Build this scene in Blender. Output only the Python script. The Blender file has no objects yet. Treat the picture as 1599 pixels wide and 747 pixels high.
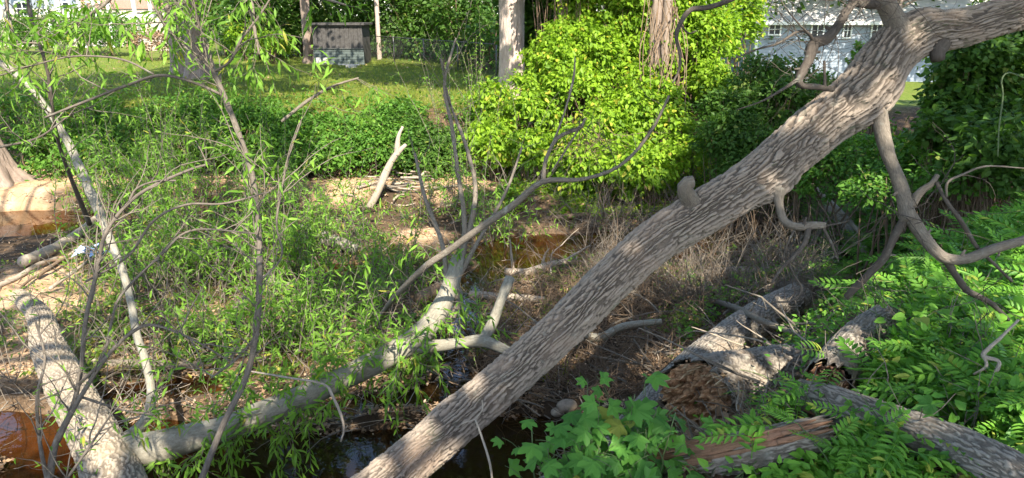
import bpy, math, random
import numpy as np
from mathutils import Vector, Matrix

rng = np.random.default_rng(7)
random.seed(7)
scene = bpy.context.scene
COL = scene.collection

# ------------------------------------------------------------------ camera
PITCH = math.radians(18.0)
CAMZ = 4.0
FPX = 1080.0            # focal length in photo pixels (1599 px wide)
cam_d = bpy.data.cameras.new("camera")
cam = bpy.data.objects.new("camera", cam_d)
COL.objects.link(cam)
cam.location = (0, 0, CAMZ)
cam.rotation_euler = (math.radians(90) - PITCH, 0, 0)
cam_d.sensor_width = 36
cam_d.lens = 36 * FPX / 1599.0
cam_d.clip_start = 0.05
cam_d.clip_end = 2000
scene.camera = cam

# ------------------------------------------------------------------ light
SUN_V = np.array([0.20, -0.66, 0.72]); SUN_V /= np.linalg.norm(SUN_V)
sun_elev = math.asin(SUN_V[2])
world = bpy.data.worlds.new("World")
scene.world = world
world.use_nodes = True
wn = world.node_tree.nodes; wl = world.node_tree.links
bg = wn["Background"]
sky = wn.new("ShaderNodeTexSky")
sky.sky_type = 'NISHITA'
sky.sun_disc = False
sky.sun_elevation = sun_elev
sky.sun_rotation = math.atan2(SUN_V[0], SUN_V[1])
wl.new(sky.outputs[0], bg.inputs[0])
bg.inputs[1].default_value = 0.15
sun_l = bpy.data.lights.new("sun", 'SUN')
sun_l.energy = 3.9
sun_l.angle = math.radians(0.5)
sun_l.color = (1.0, 0.92, 0.78)
sun = bpy.data.objects.new("sun", sun_l)
COL.objects.link(sun)
sun.rotation_euler = Vector(SUN_V).to_track_quat('Z', 'Y').to_euler()
sun.location = (0, 0, 30)
vs = scene.view_settings
vs.view_transform = 'Standard'
vs.look = 'None'
vs.exposure = 2.05
vs.gamma = 1.0
scene.cycles.max_bounces = 8
scene.cycles.transparent_max_bounces = 12
scene.cycles.use_denoising = True

# ------------------------------------------------------------------ picture <-> place
CO = np.array([0, 0, CAMZ])
FW = np.array([0, math.cos(PITCH), -math.sin(PITCH)])
UP = np.array([0, math.sin(PITCH), math.cos(PITCH)])
RT = np.array([1.0, 0, 0])
def ray(px, py):
    return FW + (px - 799.5) / FPX * RT - (py - 373.5) / FPX * UP
def P(px, py, d):
    return CO + d * ray(px, py)
def G(px, py, z=0.0):
    r = ray(px, py)
    return CO + r * ((z - CAMZ) / r[2])
def project(p):
    v = np.asarray(p) - CO
    dz = v @ FW
    return 799.5 + FPX * (v @ RT) / dz, 373.5 - FPX * (v @ UP) / dz, dz

# ------------------------------------------------------------------ numpy noise
def _hash(ix, iy, iz, seed):
    n = (ix.astype(np.int64) * 374761393 + iy.astype(np.int64) * 668265263 + iz.astype(np.int64) * 2147483647 + seed * 974711) & 0x7fffffff
    n = ((n ^ (n >> 13)) * 1274126177) & 0x7fffffff
    n = (n ^ (n >> 16)) & 0x7fffffff
    return n / float(0x7fffffff)
def noise2(x, y, seed=0):
    ix = np.floor(x); iy = np.floor(y); fx = x - ix; fy = y - iy
    fx = fx * fx * (3 - 2 * fx); fy = fy * fy * (3 - 2 * fy)
    z = np.zeros_like(ix)
    a = _hash(ix, iy, z, seed); b = _hash(ix + 1, iy, z, seed)
    c = _hash(ix, iy + 1, z, seed); d = _hash(ix + 1, iy + 1, z, seed)
    return (a * (1 - fx) + b * fx) * (1 - fy) + (c * (1 - fx) + d * fx) * fy
def fbm(x, y, o=4, seed=0):
    s = 0; a = .5; t = 0
    for i in range(o):
        s = s + a * noise2(x * 2 ** i, y * 2 ** i, seed + i); t += a; a *= .5
    return s / t
def sst(x, a, b):
    t = np.clip((x - a) / (b - a), 0, 1)
    return t * t * (3 - 2 * t)

# ------------------------------------------------------------------ ground shape
BAS = []
for (a, b, c, d, r, dep) in [(-400, 350, 100, 348, 1.0, .5), (820, 392, 1240, 372, .95, .45), (720, 450, 840, 400, .5, .4),
                             (700, 500, 720, 450, .3, .35), (700, 600, 705, 505, .3, .4), (-200, 660, 240, 705, .55, .45),
                             (190, 615, 350, 600, .35, .4), (330, 730, 830, 700, .62, .6), (540, 640, 740, 600, .42, .5),
                             (100, 760, 500, 800, .9, .6), (800, 740, 850, 800, .3, .4), (240, 420, 560, 420, .25, .35)]:
    p = G(a, b); q = G(c, d)
    BAS.append((p[:2], q[:2], r, dep))
def segdist(x, y, p, q):
    d = q - p; L = d @ d + 1e-9
    t = np.clip(((x - p[0]) * d[0] + (y - p[1]) * d[1]) / L, 0, 1)
    return np.hypot(x - p[0] - t * d[0], y - p[1] - t * d[1])
def right_sd(x, y):
    s1 = .68 * (x - .35) - .73 * (y - 5.3)
    s2 = (x - 5.6) * .8
    return np.maximum(s1, s2)
def H(x, y):
    x = np.asarray(x, float); y = np.asarray(y, float)
    w = (fbm(x * .7, y * .7, 3, 5) - .5)
    yy = y + w * 1.2
    far = .28 * sst(yy, 13.9, 14.5) + 1.32 * sst(yy, 15.7, 18.4) + .012 * np.clip(y - 19, 0, 60)
    far = far - 2.6 * sst(x, 8, 15) * sst(y, 19, 27)
    base = .10 + .16 * (fbm(x * 1.3, y * 1.3, 4, 11) - .35) * (1 - sst(y, 14, 18))
    h = base + far
    for (p, q, r, dep) in BAS:
        dd = segdist(x, y, p, q) + w * .5
        h = h - (dep) * (1 - sst(dd, r * .35, r * 1.25))
    s = right_sd(x, y) + w * .6
    hr = np.minimum(np.maximum(s, 0) * .85, 1.3 + .18 * np.minimum(s, 5))
    hr = hr - 3.6 * sst(y, 16.5, 23)
    hr = hr * (1 - .55 * sst(y, 7, 11) * (1 - sst(y, 15, 18)))
    h = np.maximum(h, hr + np.where((s > 0) & (y < 17), .05, -2) + .12 * (fbm(x * 2, y * 2, 3, 3) - .5))
    # near bank under and behind the camera
    nb = np.minimum(np.maximum(3.2 - y, 0) * 1.3, 2.3)
    h = np.maximum(h, nb - .3 + .1 * w)
    h = h + .05 * (fbm(x * 5, y * 5, 3, 21) - .5)
    return h
H_exact = H
_tx0, _ty0, _ts = -17.0, 0.0, .04
_tX, _tY = np.meshgrid(np.arange(_tx0, 18.5, _ts), np.arange(_ty0, 24, _ts), indexing='xy')
_tab = H_exact(_tX, _tY)
def H(x, y):
    """ground height, from a fine table near the creek and computed beyond it"""
    x = np.asarray(x, float); y = np.asarray(y, float)
    u = (x - _tx0) / _ts; v = (y - _ty0) / _ts
    ok = (u >= 0) & (v >= 0) & (u < _tab.shape[1] - 2) & (v < _tab.shape[0] - 2)
    uu = np.where(ok, u, 0); vv = np.where(ok, v, 0); i = uu.astype(int); j = vv.astype(int); fu = uu - i; fv = vv - j
    h = (_tab[j, i] * (1 - fu) + _tab[j, i + 1] * fu) * (1 - fv) + (_tab[j + 1, i] * (1 - fu) + _tab[j + 1, i + 1] * fu) * fv
    if not ok.all():
        h = np.where(ok, h, 0.0); h[~ok] = H_exact(x[~ok], y[~ok])
    return h
def hz(x, y):
    return float(H(np.array([x]), np.array([y]))[0])

# ------------------------------------------------------------------ mesh helpers
def make_mesh(name, V, faces, uv=None, smooth=True, attr=None):
    me = bpy.data.meshes.new(name)
    V = np.ascontiguousarray(V, dtype=np.float32)
    me.vertices.add(len(V)); me.vertices.foreach_set("co", V.ravel())
    loops = []; starts = []; off = 0
    for F in faces:
        if len(F) == 0: continue
        F = np.asarray(F, dtype=np.int32)
        loops.append(F.ravel()); k = F.shape[1]
        starts.append(off + np.arange(len(F), dtype=np.int32) * k); off += F.size
    loops = np.concatenate(loops); starts = np.concatenate(starts).astype(np.int32)
    me.loops.add(len(loops)); me.loops.foreach_set("vertex_index", loops)
    me.polygons.add(len(starts)); me.polygons.foreach_set("loop_start", starts)
    me.update(calc_edges=True)
    me.polygons.foreach_set("use_smooth", np.full(len(starts), smooth, dtype=bool))
    if uv is not None:
        l = me.uv_layers.new(name="UVMap")
        l.data.foreach_set("uv", np.asarray(uv, dtype=np.float32)[loops].ravel())
    if attr is not None:
        for k, v in attr.items():
            a = me.attributes.new(k, 'FLOAT', 'POINT')
            a.data.foreach_set("value", np.asarray(v, dtype=np.float32))
    me.update()
    return me

class MB:
    def __init__(s):
        s.V = []; s.Q = []; s.T = []; s.U = []; s.n = 0
    def add(s, V, Q=None, T=None, U=None):
        V = np.asarray(V, float)
        if Q is not None and len(Q): s.Q.append(np.asarray(Q) + s.n)
        if T is not None and len(T): s.T.append(np.asarray(T) + s.n)
        s.V.append(V); s.U.append(U if U is not None else V[:, :2]); s.n += len(V)
    def mesh(s, name, smooth=True):
        fs = []
        if s.Q: fs.append(np.concatenate(s.Q))
        if s.T: fs.append(np.concatenate(s.T))
        return make_mesh(name, np.concatenate(s.V), fs, np.concatenate(s.U), smooth)
    def obj(s, name, mat, parent=None, smooth=True, kind=None):
        return link(name, s.mesh(name, smooth), mat, parent, kind)
    def box(s, x0, x1, y0, y1, z0, z1):
        V = np.array([[x, y, z] for x in (x0, x1) for y in (y0, y1) for z in (z0, z1)])
        Q = [[0, 1, 3, 2], [4, 6, 7, 5], [0, 4, 5, 1], [2, 3, 7, 6], [0, 2, 6, 4], [1, 5, 7, 3]]
        s.add(V, Q)

def link(name, me, mat, parent=None, kind=None):
    o = bpy.data.objects.new(name, me)
    if mat is not None and len(me.materials) == 0: me.materials.append(mat)
    COL.objects.link(o)
    if parent is not None:
        o.parent = parent
        o.matrix_parent_inverse = Matrix.Identity(4)
    if kind: o["kind"] = kind
    return o
def thing(name, label, cat, group=None, loc=None):
    o = bpy.data.objects.new(name, None)
    COL.objects.link(o)
    o.empty_display_size = .2
    o["label"] = label; o["category"] = cat
    if group: o["group"] = group
    return o
def tag(o, label, cat=None, group=None, kind=None):
    o["label"] = label
    if cat: o["category"] = cat
    if group: o["group"] = group
    if kind: o["kind"] = kind
    return o

def spline(pts, n):
    """Catmull-Rom through rows of pts (any columns), n samples"""
    pts = np.asarray(pts, float)
    if len(pts) == 2:
        t = np.linspace(0, 1, n)[:, None]
        return pts[0] * (1 - t) + pts[1] * t
    A = np.vstack([2 * pts[0] - pts[1], pts, 2 * pts[-1] - pts[-2]])
    d = np.r_[0, np.cumsum(np.linalg.norm(np.diff(pts[:, :3], axis=0), axis=1))]
    tt = np.interp(np.linspace(0, d[-1], n), d, np.arange(len(pts)))
    i = np.minimum(tt.astype(int), len(pts) - 2); f = (tt - i)[:, None]
    p0, p1, p2, p3 = A[i], A[i + 1], A[i + 2], A[i + 3]
    return .5 * ((2 * p1) + (-p0 + p2) * f + (2 * p0 - 5 * p1 + 4 * p2 - p3) * f ** 2 + (-p0 + 3 * p1 - 3 * p2 + p3) * f ** 3)
def frames(C):
    T = np.gradient(C, axis=0); T /= np.linalg.norm(T, axis=1)[:, None] + 1e-9
    away = C[0] - CO; u = away - (away @ T[0]) * T[0]
    if np.linalg.norm(u) < 1e-6: u = np.array([1., 0, 0]) - T[0][0] * T[0]
    u /= np.linalg.norm(u)
    Us = [u]
    for i in range(1, len(C)):
        u = u - (u @ T[i]) * T[i]; u = u / (np.linalg.norm(u) + 1e-9); Us.append(u)
    Us = np.array(Us); W = np.cross(T, Us)
    return T, Us, W
def tube(pts, rads, seg=8, n=None, lump=0.0, cap=True, seed=0):
    """round limb; returns V,Q,T,U.  uv = metres along, metres around"""
    D = np.column_stack([np.asarray(pts, float), np.asarray(rads, float)])
    if n is None: n = max(len(D), 2)
    D = spline(D, n) if len(D) > 1 and n != len(D) else D
    C = D[:, :3]; R = np.maximum(D[:, 3], 5e-4)
    T, A, B = frames(C)
    s = np.r_[0, np.cumsum(np.linalg.norm(np.diff(C, axis=0), axis=1))]
    an = np.linspace(0, 2 * math.pi, seg + 1)
    rr = R[:, None] * np.ones(seg + 1)
    if lump:
        ca = np.cos(an) * 1.3; sa = np.sin(an) * 1.3
        f1 = fbm(s[:, None] / (R.mean() * 3) + ca, sa + 7 * np.ones_like(s)[:, None] + ca * .5, 3, seed)
        rr = rr * (1 + lump * (f1 - .5) * 2)
    V = C[:, None, :] + rr[..., None] * (np.cos(an)[None, :, None] * A[:, None, :] + np.sin(an)[None, :, None] * B[:, None, :])
    m = len(C); k = seg + 1
    i = np.arange(m - 1)[:, None] * k + np.arange(seg)[None, :]
    Q = np.stack([i, i + 1, i + 1 + k, i + k], -1).reshape(-1, 4)
    U = np.stack([np.repeat(s, k), np.tile(an, m) * np.repeat(R.mean() * np.ones(m), k)], -1)
    V = V.reshape(-1, 3); Tn = None
    if cap:
        b = len(V)
        V = np.vstack([V, C[0] - T[0] * R[0] * .15, C[-1] + T[-1] * R[-1] * .3]); U = np.vstack([U, [0, 0], [s[-1], 0]])
        j = np.arange(seg)
        T1 = np.stack([np.full(seg, b), j + 1, j], -1)
        T2 = np.stack([np.full(seg, b + 1), (m - 1) * k + j, (m - 1) * k + j + 1], -1)
        Tn = np.vstack([T1, T2])
    return V, Q, Tn, U

def worley(X, Y, ny, seed):
    """F1,F2 on a jittered grid periodic in Y with period ny"""
    ix = np.floor(X); iy = np.floor(Y)
    f1 = np.full(X.shape, 9.); f2 = np.full(X.shape, 9.); cid = np.zeros(X.shape)
    for dx in (-1, 0, 1):
        for dy in (-1, 0, 1):
            cx = ix + dx; cy = iy + dy; cyw = np.mod(cy, ny)
            sh = .5 * np.mod(cyw, 2)
            jx = _hash(cx, cyw, np.zeros_like(cx), seed) * .95; jy = _hash(cx, cyw, np.zeros_like(cx) + 1, seed) * .8 + .1
            d = np.hypot((cx + jx - X), (cy + jy - Y) * 1.0)
            nid = _hash(cx, cyw, np.zeros_like(cx) + 2, seed)
            m = d < f1
            f2 = np.where(m, f1, np.minimum(f2, d)); cid = np.where(m, nid, cid); f1 = np.where(m, d, f1)
    return f1, f2, cid

def bark_log(pts, rads, seg, step, ridge_w=.022, ridge_l=.13, depth=.008, seed=0, shape=None, cap=(True, True), jag=(0, 0), extra=None):
    """thick barked log with real furrows between interlaced plates"""
    D = np.column_stack([np.asarray(pts, float), np.asarray(rads, float)])
    L = np.linalg.norm(np.diff(D[:, :3], axis=0), axis=1).sum()
    m = max(int(L / step), 8)
    D = spline(D, m); C = D[:, :3]; R = D[:, 3]
    T, A, B = frames(C)
    s = np.r_[0, np.cumsum(np.linalg.norm(np.diff(C, axis=0), axis=1))]
    an = np.linspace(0, 2 * math.pi, seg + 1)
    S, AN = np.meshgrid(s, an, indexing='ij')
    k = seg + 1
    ny = max(int(round(2 * math.pi * R.mean() / ridge_w)), 6)
    ca = np.cos(AN); sa = np.sin(AN)
    # two braided sets of long wavy furrows leave lens-shaped plates between them
    w1 = fbm(S / (ridge_l * 1.0) + 2.5 * ca, 2.5 * sa + S / .9, 2, seed + 1) - .5
    w2 = fbm(S / (ridge_l * .8) + 3.1 * ca + 9, 3.1 * sa + 3.3, 2, seed + 2) - .5
    w3 = fbm(S / .03 + 11 * ca, 11 * sa + 1.7, 2, seed + 3) - .5
    n1_ = max(int(round(ny * .78)), 4); n2_ = max(int(round(ny * .5)), 3)
    Ya = AN / (2 * math.pi) * n1_ + w1 * 2.2 + w3 * .55 + S * 2.2
    Yb = AN / (2 * math.pi) * n2_ + w2 * 2.4 - w3 * .6 - S * 2.6
    fa = np.abs(Ya - np.floor(Ya) - .5) * 2; fb = np.abs(Yb - np.floor(Yb) - .5) * 2
    ida = _hash(np.floor(Ya + .5), np.floor(Yb + .5), np.floor(S / ridge_l), seed + 7)
    g1, g2, cid = worley(S / (ridge_l * .8) + w1 * 2, AN / (2 * math.pi) * int(ny * 1.3) + w1 * 3 + w3 * 1.0, int(ny * 1.3), seed + 9)
    h = sst(1 - fa, .0, .0 + .42) * sst(1 - fb, .0, .34)
    h = np.minimum(sst(1 - fa, .10, .62), .06 + .94 * sst(1 - fb, .06, .46))
    h2 = sst(g2 - g1, .0, .30)
    fine = fbm(S / .012 + 18 * ca, 18 * sa, 3, seed + 12)
    hh = h * (.72 + .28 * cid) * (.66 + .34 * h2) + .30 * (fine - .5)
    sk = (AN - math.pi)
    lum = fbm(S / .35 + 1.2 * ca, 1.2 * sa, 2, seed + 20) - .5
    rr = R[:, None] * (1 + .10 * lum) + depth * (hh - .6)
    if shape is not None: rr = rr + shape(S, AN, C, R)
    Cc = C[:, None, :] + 0 * S[..., None]
    # ragged ends
    ext = np.zeros_like(S)
    for q, (amt) in enumerate(jag):
        if amt:
            jn = fbm(6 * ca + 40 * q, 6 * sa, 4, seed + 31 + q) - .45
            wgt = (1 - sst(s, 0, amt * 2.5)) if q == 0 else sst(s, s[-1] - amt * 2.5, s[-1])
            ext = ext + (-1 if q == 0 else 1) * jn * amt * 3.2 * wgt[:, None]
    V = Cc + rr[..., None] * (ca[..., None] * A[:, None, :] + sa[..., None] * B[:, None, :]) + ext[..., None] * T[:, None, :]
    i = np.arange(m - 1)[:, None] * k + np.arange(seg)[None, :]
    Q = np.stack([i, i + 1, i + 1 + k, i + k], -1).reshape(-1, 4)
    U = np.stack([S.ravel(), (AN * R.mean()).ravel()], -1)
    return V.reshape(-1, 3), Q, U, np.clip(hh, 0, 1.2).ravel(), (C, R, T, A, B, s)

# ------------------------------------------------------------------ materials
def nodes(name):
    m = bpy.data.materials.new(name); m.use_nodes = True
    nt = m.node_tree; nt.nodes.clear()
    out = nt.nodes.new("ShaderNodeOutputMaterial")
    return m, nt, out
def N(nt, typ, **kw):
    n = nt.nodes.new(typ)
    for k, v in kw.items():
        if k.startswith("i_"):
            n.inputs[k[2:].replace("_", " ")].default_value = v
        else: setattr(n, k, v)
    return n
def ramp(nt, fac, stops):
    r = nt.nodes.new("ShaderNodeValToRGB")
    els = r.color_ramp.elements
    while len(els) < len(stops): els.new(.5)
    for e, (p, c) in zip(els, stops):
        e.position = p; e.color = (*c, 1)
    nt.links.new(fac, r.inputs[0])
    return r.outputs[0]
def mixc(nt, fac, a, b, mode='MIX'):
    m = nt.nodes.new("ShaderNodeMix"); m.data_type = 'RGBA'; m.blend_type = mode
    for sock, v in ((m.inputs[0], fac), (m.inputs[6], a), (m.inputs[7], b)):
        if hasattr(v, "is_output") or isinstance(v, bpy.types.NodeSocket): nt.links.new(v, sock)
        elif isinstance(v, (int, float)): sock.default_value = v
        else: sock.default_value = (*v, 1)
    return m.outputs[2]
def mathn(nt, op, a, b=0.0, clamp=False):
    m = nt.nodes.new("ShaderNodeMath"); m.operation = op; m.use_clamp = clamp
    for sock, v in ((m.inputs[0], a), (m.inputs[1], b)):
        if isinstance(v, bpy.types.NodeSocket): nt.links.new(v, sock)
        else: sock.default_value = v
    return m.outputs[0]
def noise_tex(nt, vec, scale, detail=4, rough=.55, dist=0.0):
    n = nt.nodes.new("ShaderNodeTexNoise")
    n.inputs["Scale"].default_value = scale; n.inputs["Detail"].default_value = detail
    n.inputs["Roughness"].default_value = rough; n.inputs["Distortion"].default_value = dist
    if vec is not None: nt.links.new(vec, n.inputs["Vector"])
    return n.outputs["Fac"]

def mat_leaf(name, c_dark, c_light, c_odd=None, odd=.03, trans=.46, rough=.5, vary=1.0):
    m, nt, out = nodes(name); L = nt.links
    geo = N(nt, "ShaderNodeNewGeometry"); oi = N(nt, "ShaderNodeObjectInfo")
    rnd = mathn(nt, 'FRACT', mathn(nt, 'ADD', geo.outputs["Random Per Island"], oi.outputs["Random"]))
    col = ramp(nt, rnd, [(0, c_dark), (1, c_light)])
    big = noise_tex(nt, geo.outputs["Position"], 1.1, 2)
    col = mixc(nt, mathn(nt, 'MULTIPLY', mathn(nt, 'SUBTRACT', big, .35, True), 1.6, True), col, c_light)
    if c_odd:
        hh = mathn(nt, 'FRACT', mathn(nt, 'MULTIPLY', rnd, 37.7))
        col = mixc(nt, mathn(nt, 'LESS_THAN', hh, odd), col, c_odd)
    pr = N(nt, "ShaderNodeBsdfPrincipled"); pr.inputs["Roughness"].default_value = rough
    pr.inputs["Specular IOR Level"].default_value = .2
    L.new(col, pr.inputs["Base Color"])
    tr = N(nt, "ShaderNodeBsdfTranslucent")
    tc = mixc(nt, 1.0, col, (1.15, 1.25, .45), 'MULTIPLY')
    L.new(tc, tr.inputs["Color"])
    mx = N(nt, "ShaderNodeMixShader"); mx.inputs[0].default_value = trans
    L.new(pr.outputs[0], mx.inputs[1]); L.new(tr.outputs[0], mx.inputs[2])
    L.new(mx.outputs[0], out.inputs[0])
    return m

def mat_bark(name, ridge, furrow, moss=0.0, warm=None, scale=(22, 120), bump=.5, attr=None, lichen=.0):
    m, nt, out = nodes(name); L = nt.links
    uv = N(nt, "ShaderNodeUVMap"); uv.uv_map = "UVMap"
    geo = N(nt, "ShaderNodeNewGeometry")
    mp = N(nt, "ShaderNodeMapping"); mp.inputs["Scale"].default_value = (scale[0], scale[1], 1)
    L.new(uv.outputs[0], mp.inputs[0])
    n1 = noise_tex(nt, mp.outputs[0], 1.0, 5, .65, .6)
    n2 = noise_tex(nt, geo.outputs["Position"], 6.0, 4, .6)
    n3 = noise_tex(nt, geo.outputs["Position"], 90.0, 3, .6)
    f = mathn(nt, 'MULTIPLY', mathn(nt, 'SUBTRACT', n1, .32), 2.6, True)
    if attr:
        at = N(nt, "ShaderNodeAttribute"); at.attribute_name = attr
        f = mathn(nt, 'ADD', mathn(nt, 'MULTIPLY', mathn(nt, 'SUBTRACT', at.outputs["Fac"], .16), 2.0), mathn(nt, 'MULTIPLY', mathn(nt, 'SUBTRACT', n1, .5), .5), True)
    col = mixc(nt, f, furrow, ridge)
    col = mixc(nt, mathn(nt, 'MULTIPLY', mathn(nt, 'SUBTRACT', n2, .45), 1.8, True), col, tuple(min(1, c * .72) for c in ridge))
    if warm:
        nw = noise_tex(nt, geo.outputs["Position"], 3.1, 3, .6)
        col = mixc(nt, mathn(nt, 'MULTIPLY', mathn(nt, 'SUBTRACT', nw, .52), 4.0, True), col, warm)
    if lichen:
        nl = noise_tex(nt, geo.outputs["Position"], 17.0, 3, .6)
        col = mixc(nt, mathn(nt, 'MULTIPLY', mathn(nt, 'SUBTRACT', nl, .60), lichen * 8, True), col, (.42, .45, .38))
    if moss:
        nm = noise_tex(nt, geo.outputs["Position"], 5.0, 5, .7)
        sep = N(nt, "ShaderNodeSeparateXYZ"); L.new(geo.outputs["Normal"], sep.inputs[0])
        side = mathn(nt, 'MULTIPLY', mathn(nt, 'SUBTRACT', .15, sep.outputs[2]), .8, True)
        mf = mathn(nt, 'MULTIPLY', mathn(nt, 'SUBTRACT', mathn(nt, 'ADD', nm, mathn(nt, 'MULTIPLY', side, .25)), .62), 9 * moss, True)
        col = mixc(nt, mf, col, (.085, .12, .07))
    col = mixc(nt, .35, col, ramp(nt, n3, [(.3, tuple(c * .6 for c in ridge)), (.7, ridge)]), 'MIX')
    pr = N(nt, "ShaderNodeBsdfPrincipled"); pr.inputs["Roughness"].default_value = .85
    pr.inputs["Specular IOR Level"].default_value = .2
    L.new(col, pr.inputs["Base Color"])
    bp = N(nt, "ShaderNodeBump"); bp.inputs["Strength"].default_value = bump; bp.inputs["Distance"].default_value = .004
    L.new(mathn(nt, 'ADD', n1, mathn(nt, 'MULTIPLY', n3, .4)), bp.inputs["Height"]); L.new(bp.outputs[0], pr.inputs["Normal"])
    L.new(pr.outputs[0], out.inputs[0])
    return m

def mat_simple(name, c1, c2, scale=8, rough=.7, bump=.15, spec=.3, metal=0):
    m, nt, out = nodes(name); L = nt.links
    geo = N(nt, "ShaderNodeNewGeometry")
    n1 = noise_tex(nt, geo.outputs["Position"], scale, 5, .65)
    col = ramp(nt, n1, [(.3, c1), (.7, c2)])
    pr = N(nt, "ShaderNodeBsdfPrincipled"); pr.inputs["Roughness"].default_value = rough
    pr.inputs["Specular IOR Level"].default_value = spec; pr.inputs["Metallic"].default_value = metal
    L.new(col, pr.inputs["Base Color"])
    if bump:
        bp = N(nt, "ShaderNodeBump"); bp.inputs["Strength"].default_value = bump; bp.inputs["Distance"].default_value = .01
        L.new(noise_tex(nt, geo.outputs["Position"], scale * 6, 4), bp.inputs["Height"]); L.new(bp.outputs[0], pr.inputs["Normal"])
    L.new(pr.outputs[0], out.inputs[0])
    return m

def mat_ground():
    m, nt, out = nodes("ground_soil"); L = nt.links
    geo = N(nt, "ShaderNodeNewGeometry"); pos = geo.outputs["Position"]
    def A(n):
        a = N(nt, "ShaderNodeAttribute"); a.attribute_name = n; return a.outputs["Fac"]
    n1 = noise_tex(nt, pos, 2.2, 6, .65); n2 = noise_tex(nt, pos, 14, 5, .7); n3 = noise_tex(nt, pos, 60, 3, .7)
    soil = ramp(nt, n2, [(.25, (.035, .024, .015)), (.5, (.10, .068, .042)), (.75, (.19, .135, .085))])
    sand = ramp(nt, n1, [(.3, (.36, .23, .13)), (.55, (.50, .35, .22)), (.75, (.60, .45, .31))])
    sand = mixc(nt, mathn(nt, 'MULTIPLY', mathn(nt, 'SUBTRACT', n2, .52), 3.5, True), sand, (.23, .145, .085))
    gr = ramp(nt, n2, [(.3, (.06, .09, .014)), (.6, (.12, .17, .024)), (.8, (.30, .28, .065))])
    gr = mixc(nt, mathn(nt, 'MULTIPLY', mathn(nt, 'SUBTRACT', n1, .55), 5, True), gr, (.22, .17, .08))
    bed = ramp(nt, n1, [(.3, (.13, .075, .035)), (.7, (.40, .24, .11))])
    col = mixc(nt, A("sand"), soil, sand); col = mixc(nt, A("grass"), col, gr); col = mixc(nt, A("bed"), col, bed)
    col = mixc(nt, A("mud"), col, (.05, .035, .022))
    col = mixc(nt, .25, col, ramp(nt, n3, [(.35, (.03, .02, .012)), (.65, (.4, .3, .2))]), 'OVERLAY')
    pr = N(nt, "ShaderNodeBsdfPrincipled"); pr.inputs["Roughness"].default_value = .9
    pr.inputs["Specular IOR Level"].default_value = .15
    L.new(col, pr.inputs["Base Color"])
    bp = N(nt, "ShaderNodeBump"); bp.inputs["Strength"].default_value = .8; bp.inputs["Distance"].default_value = .03
    L.new(mathn(nt, 'ADD', n2, mathn(nt, 'MULTIPLY', n3, .5)), bp.inputs["Height"]); L.new(bp.outputs[0], pr.inputs["Normal"])
    L.new(pr.outputs[0], out.inputs[0])
    return m

def mat_water():
    m, nt, out = nodes("creek_water"); L = nt.links
    geo = N(nt, "ShaderNodeNewGeometry"); pos = geo.outputs["Position"]
    bp = N(nt, "ShaderNodeBump"); bp.inputs["Strength"].default_value = .12; bp.inputs["Distance"].default_value = .02
    L.new(noise_tex(nt, pos, 3.5, 3, .5, .6), bp.inputs["Height"])
    fr = N(nt, "ShaderNodeFresnel"); fr.inputs[0].default_value = 1.36; L.new(bp.outputs[0], fr.inputs["Normal"])
    gl = N(nt, "ShaderNodeBsdfGlossy"); gl.inputs["Roughness"].default_value = .03; L.new(bp.outputs[0], gl.inputs["Normal"])
    gl.inputs["Color"].default_value = (1, 1, 1, 1)
    tr = N(nt, "ShaderNodeBsdfTransparent"); tr.inputs[0].default_value = (.60, .40, .20, 1)
    mu = N(nt, "ShaderNodeBsdfDiffuse"); mu.inputs[0].default_value = (.040, .026, .011, 1)
    m1 = N(nt, "ShaderNodeMixShader"); m1.inputs[0].default_value = .30
    L.new(tr.outputs[0], m1.inputs[1]); L.new(mu.outputs[0], m1.inputs[2])
    m2 = N(nt, "ShaderNodeMixShader"); L.new(mathn(nt, 'MULTIPLY', fr.outputs[0], 1.0, True), m2.inputs[0])
    L.new(m1.outputs[0], m2.inputs[1]); L.new(gl.outputs[0], m2.inputs[2])
    L.new(m2.outputs[0], out.inputs[0])
    return m

M = {}
M['willow'] = mat_leaf("willow_leaf", (.075, .17, .020), (.20, .36, .045), (.30, .30, .05), .03)
M['vine'] = mat_leaf("vine_leaf", (.075, .16, .014), (.24, .38, .026), (.40, .38, .05), .05)
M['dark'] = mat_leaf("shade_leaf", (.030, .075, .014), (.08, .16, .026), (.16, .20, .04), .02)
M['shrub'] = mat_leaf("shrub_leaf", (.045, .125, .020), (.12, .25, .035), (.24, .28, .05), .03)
M['crown'] = mat_leaf("crown_leaf", (.040, .085, .016), (.09, .16, .028), trans=.35)
M['maple'] = mat_leaf("maple_leaf", (.050, .15, .028), (.11, .27, .045), (.26, .28, .05), .035, rough=.45)
M['pinnate'] = mat_leaf("compound_leaf", (.055, .17, .028), (.19, .39, .05), (.30, .36, .06), .06, rough=.4)
M['grass'] = mat_leaf("grass_blade", (.09, .15, .02), (.26, .29, .04), (.34, .28, .10), .10)
M['cover'] = mat_leaf("ground_cover_leaf", (.06, .13, .02), (.16, .25, .04), (.36, .33, .07), .07)
M['litter'] = mat_leaf("dead_leaf", (.085, .048, .026), (.26, .17, .10), (.42, .30, .20), .12, trans=.1, rough=.7)
M['ash'] = mat_bark("ash_bark", (.26, .212, .168), (.014, .010, .008), moss=.7, warm=(.27, .19, .135), attr="ridge", lichen=.25)
M['log'] = mat_bark("log_bark", (.27, .235, .195), (.032, .024, .018), moss=.5, warm=(.25, .18, .12), attr="ridge", lichen=.3)
M['pale_log'] = mat_bark("pale_log_bark", (.33, .275, .21), (.05, .036, .026), warm=(.36, .28, .18), attr="ridge", lichen=.3)
M['smooth'] = mat_bark("smooth_grey_bark", (.27, .25, .20), (.10, .085, .062), moss=.6, scale=(16, 50), bump=.9, lichen=.45)
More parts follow.
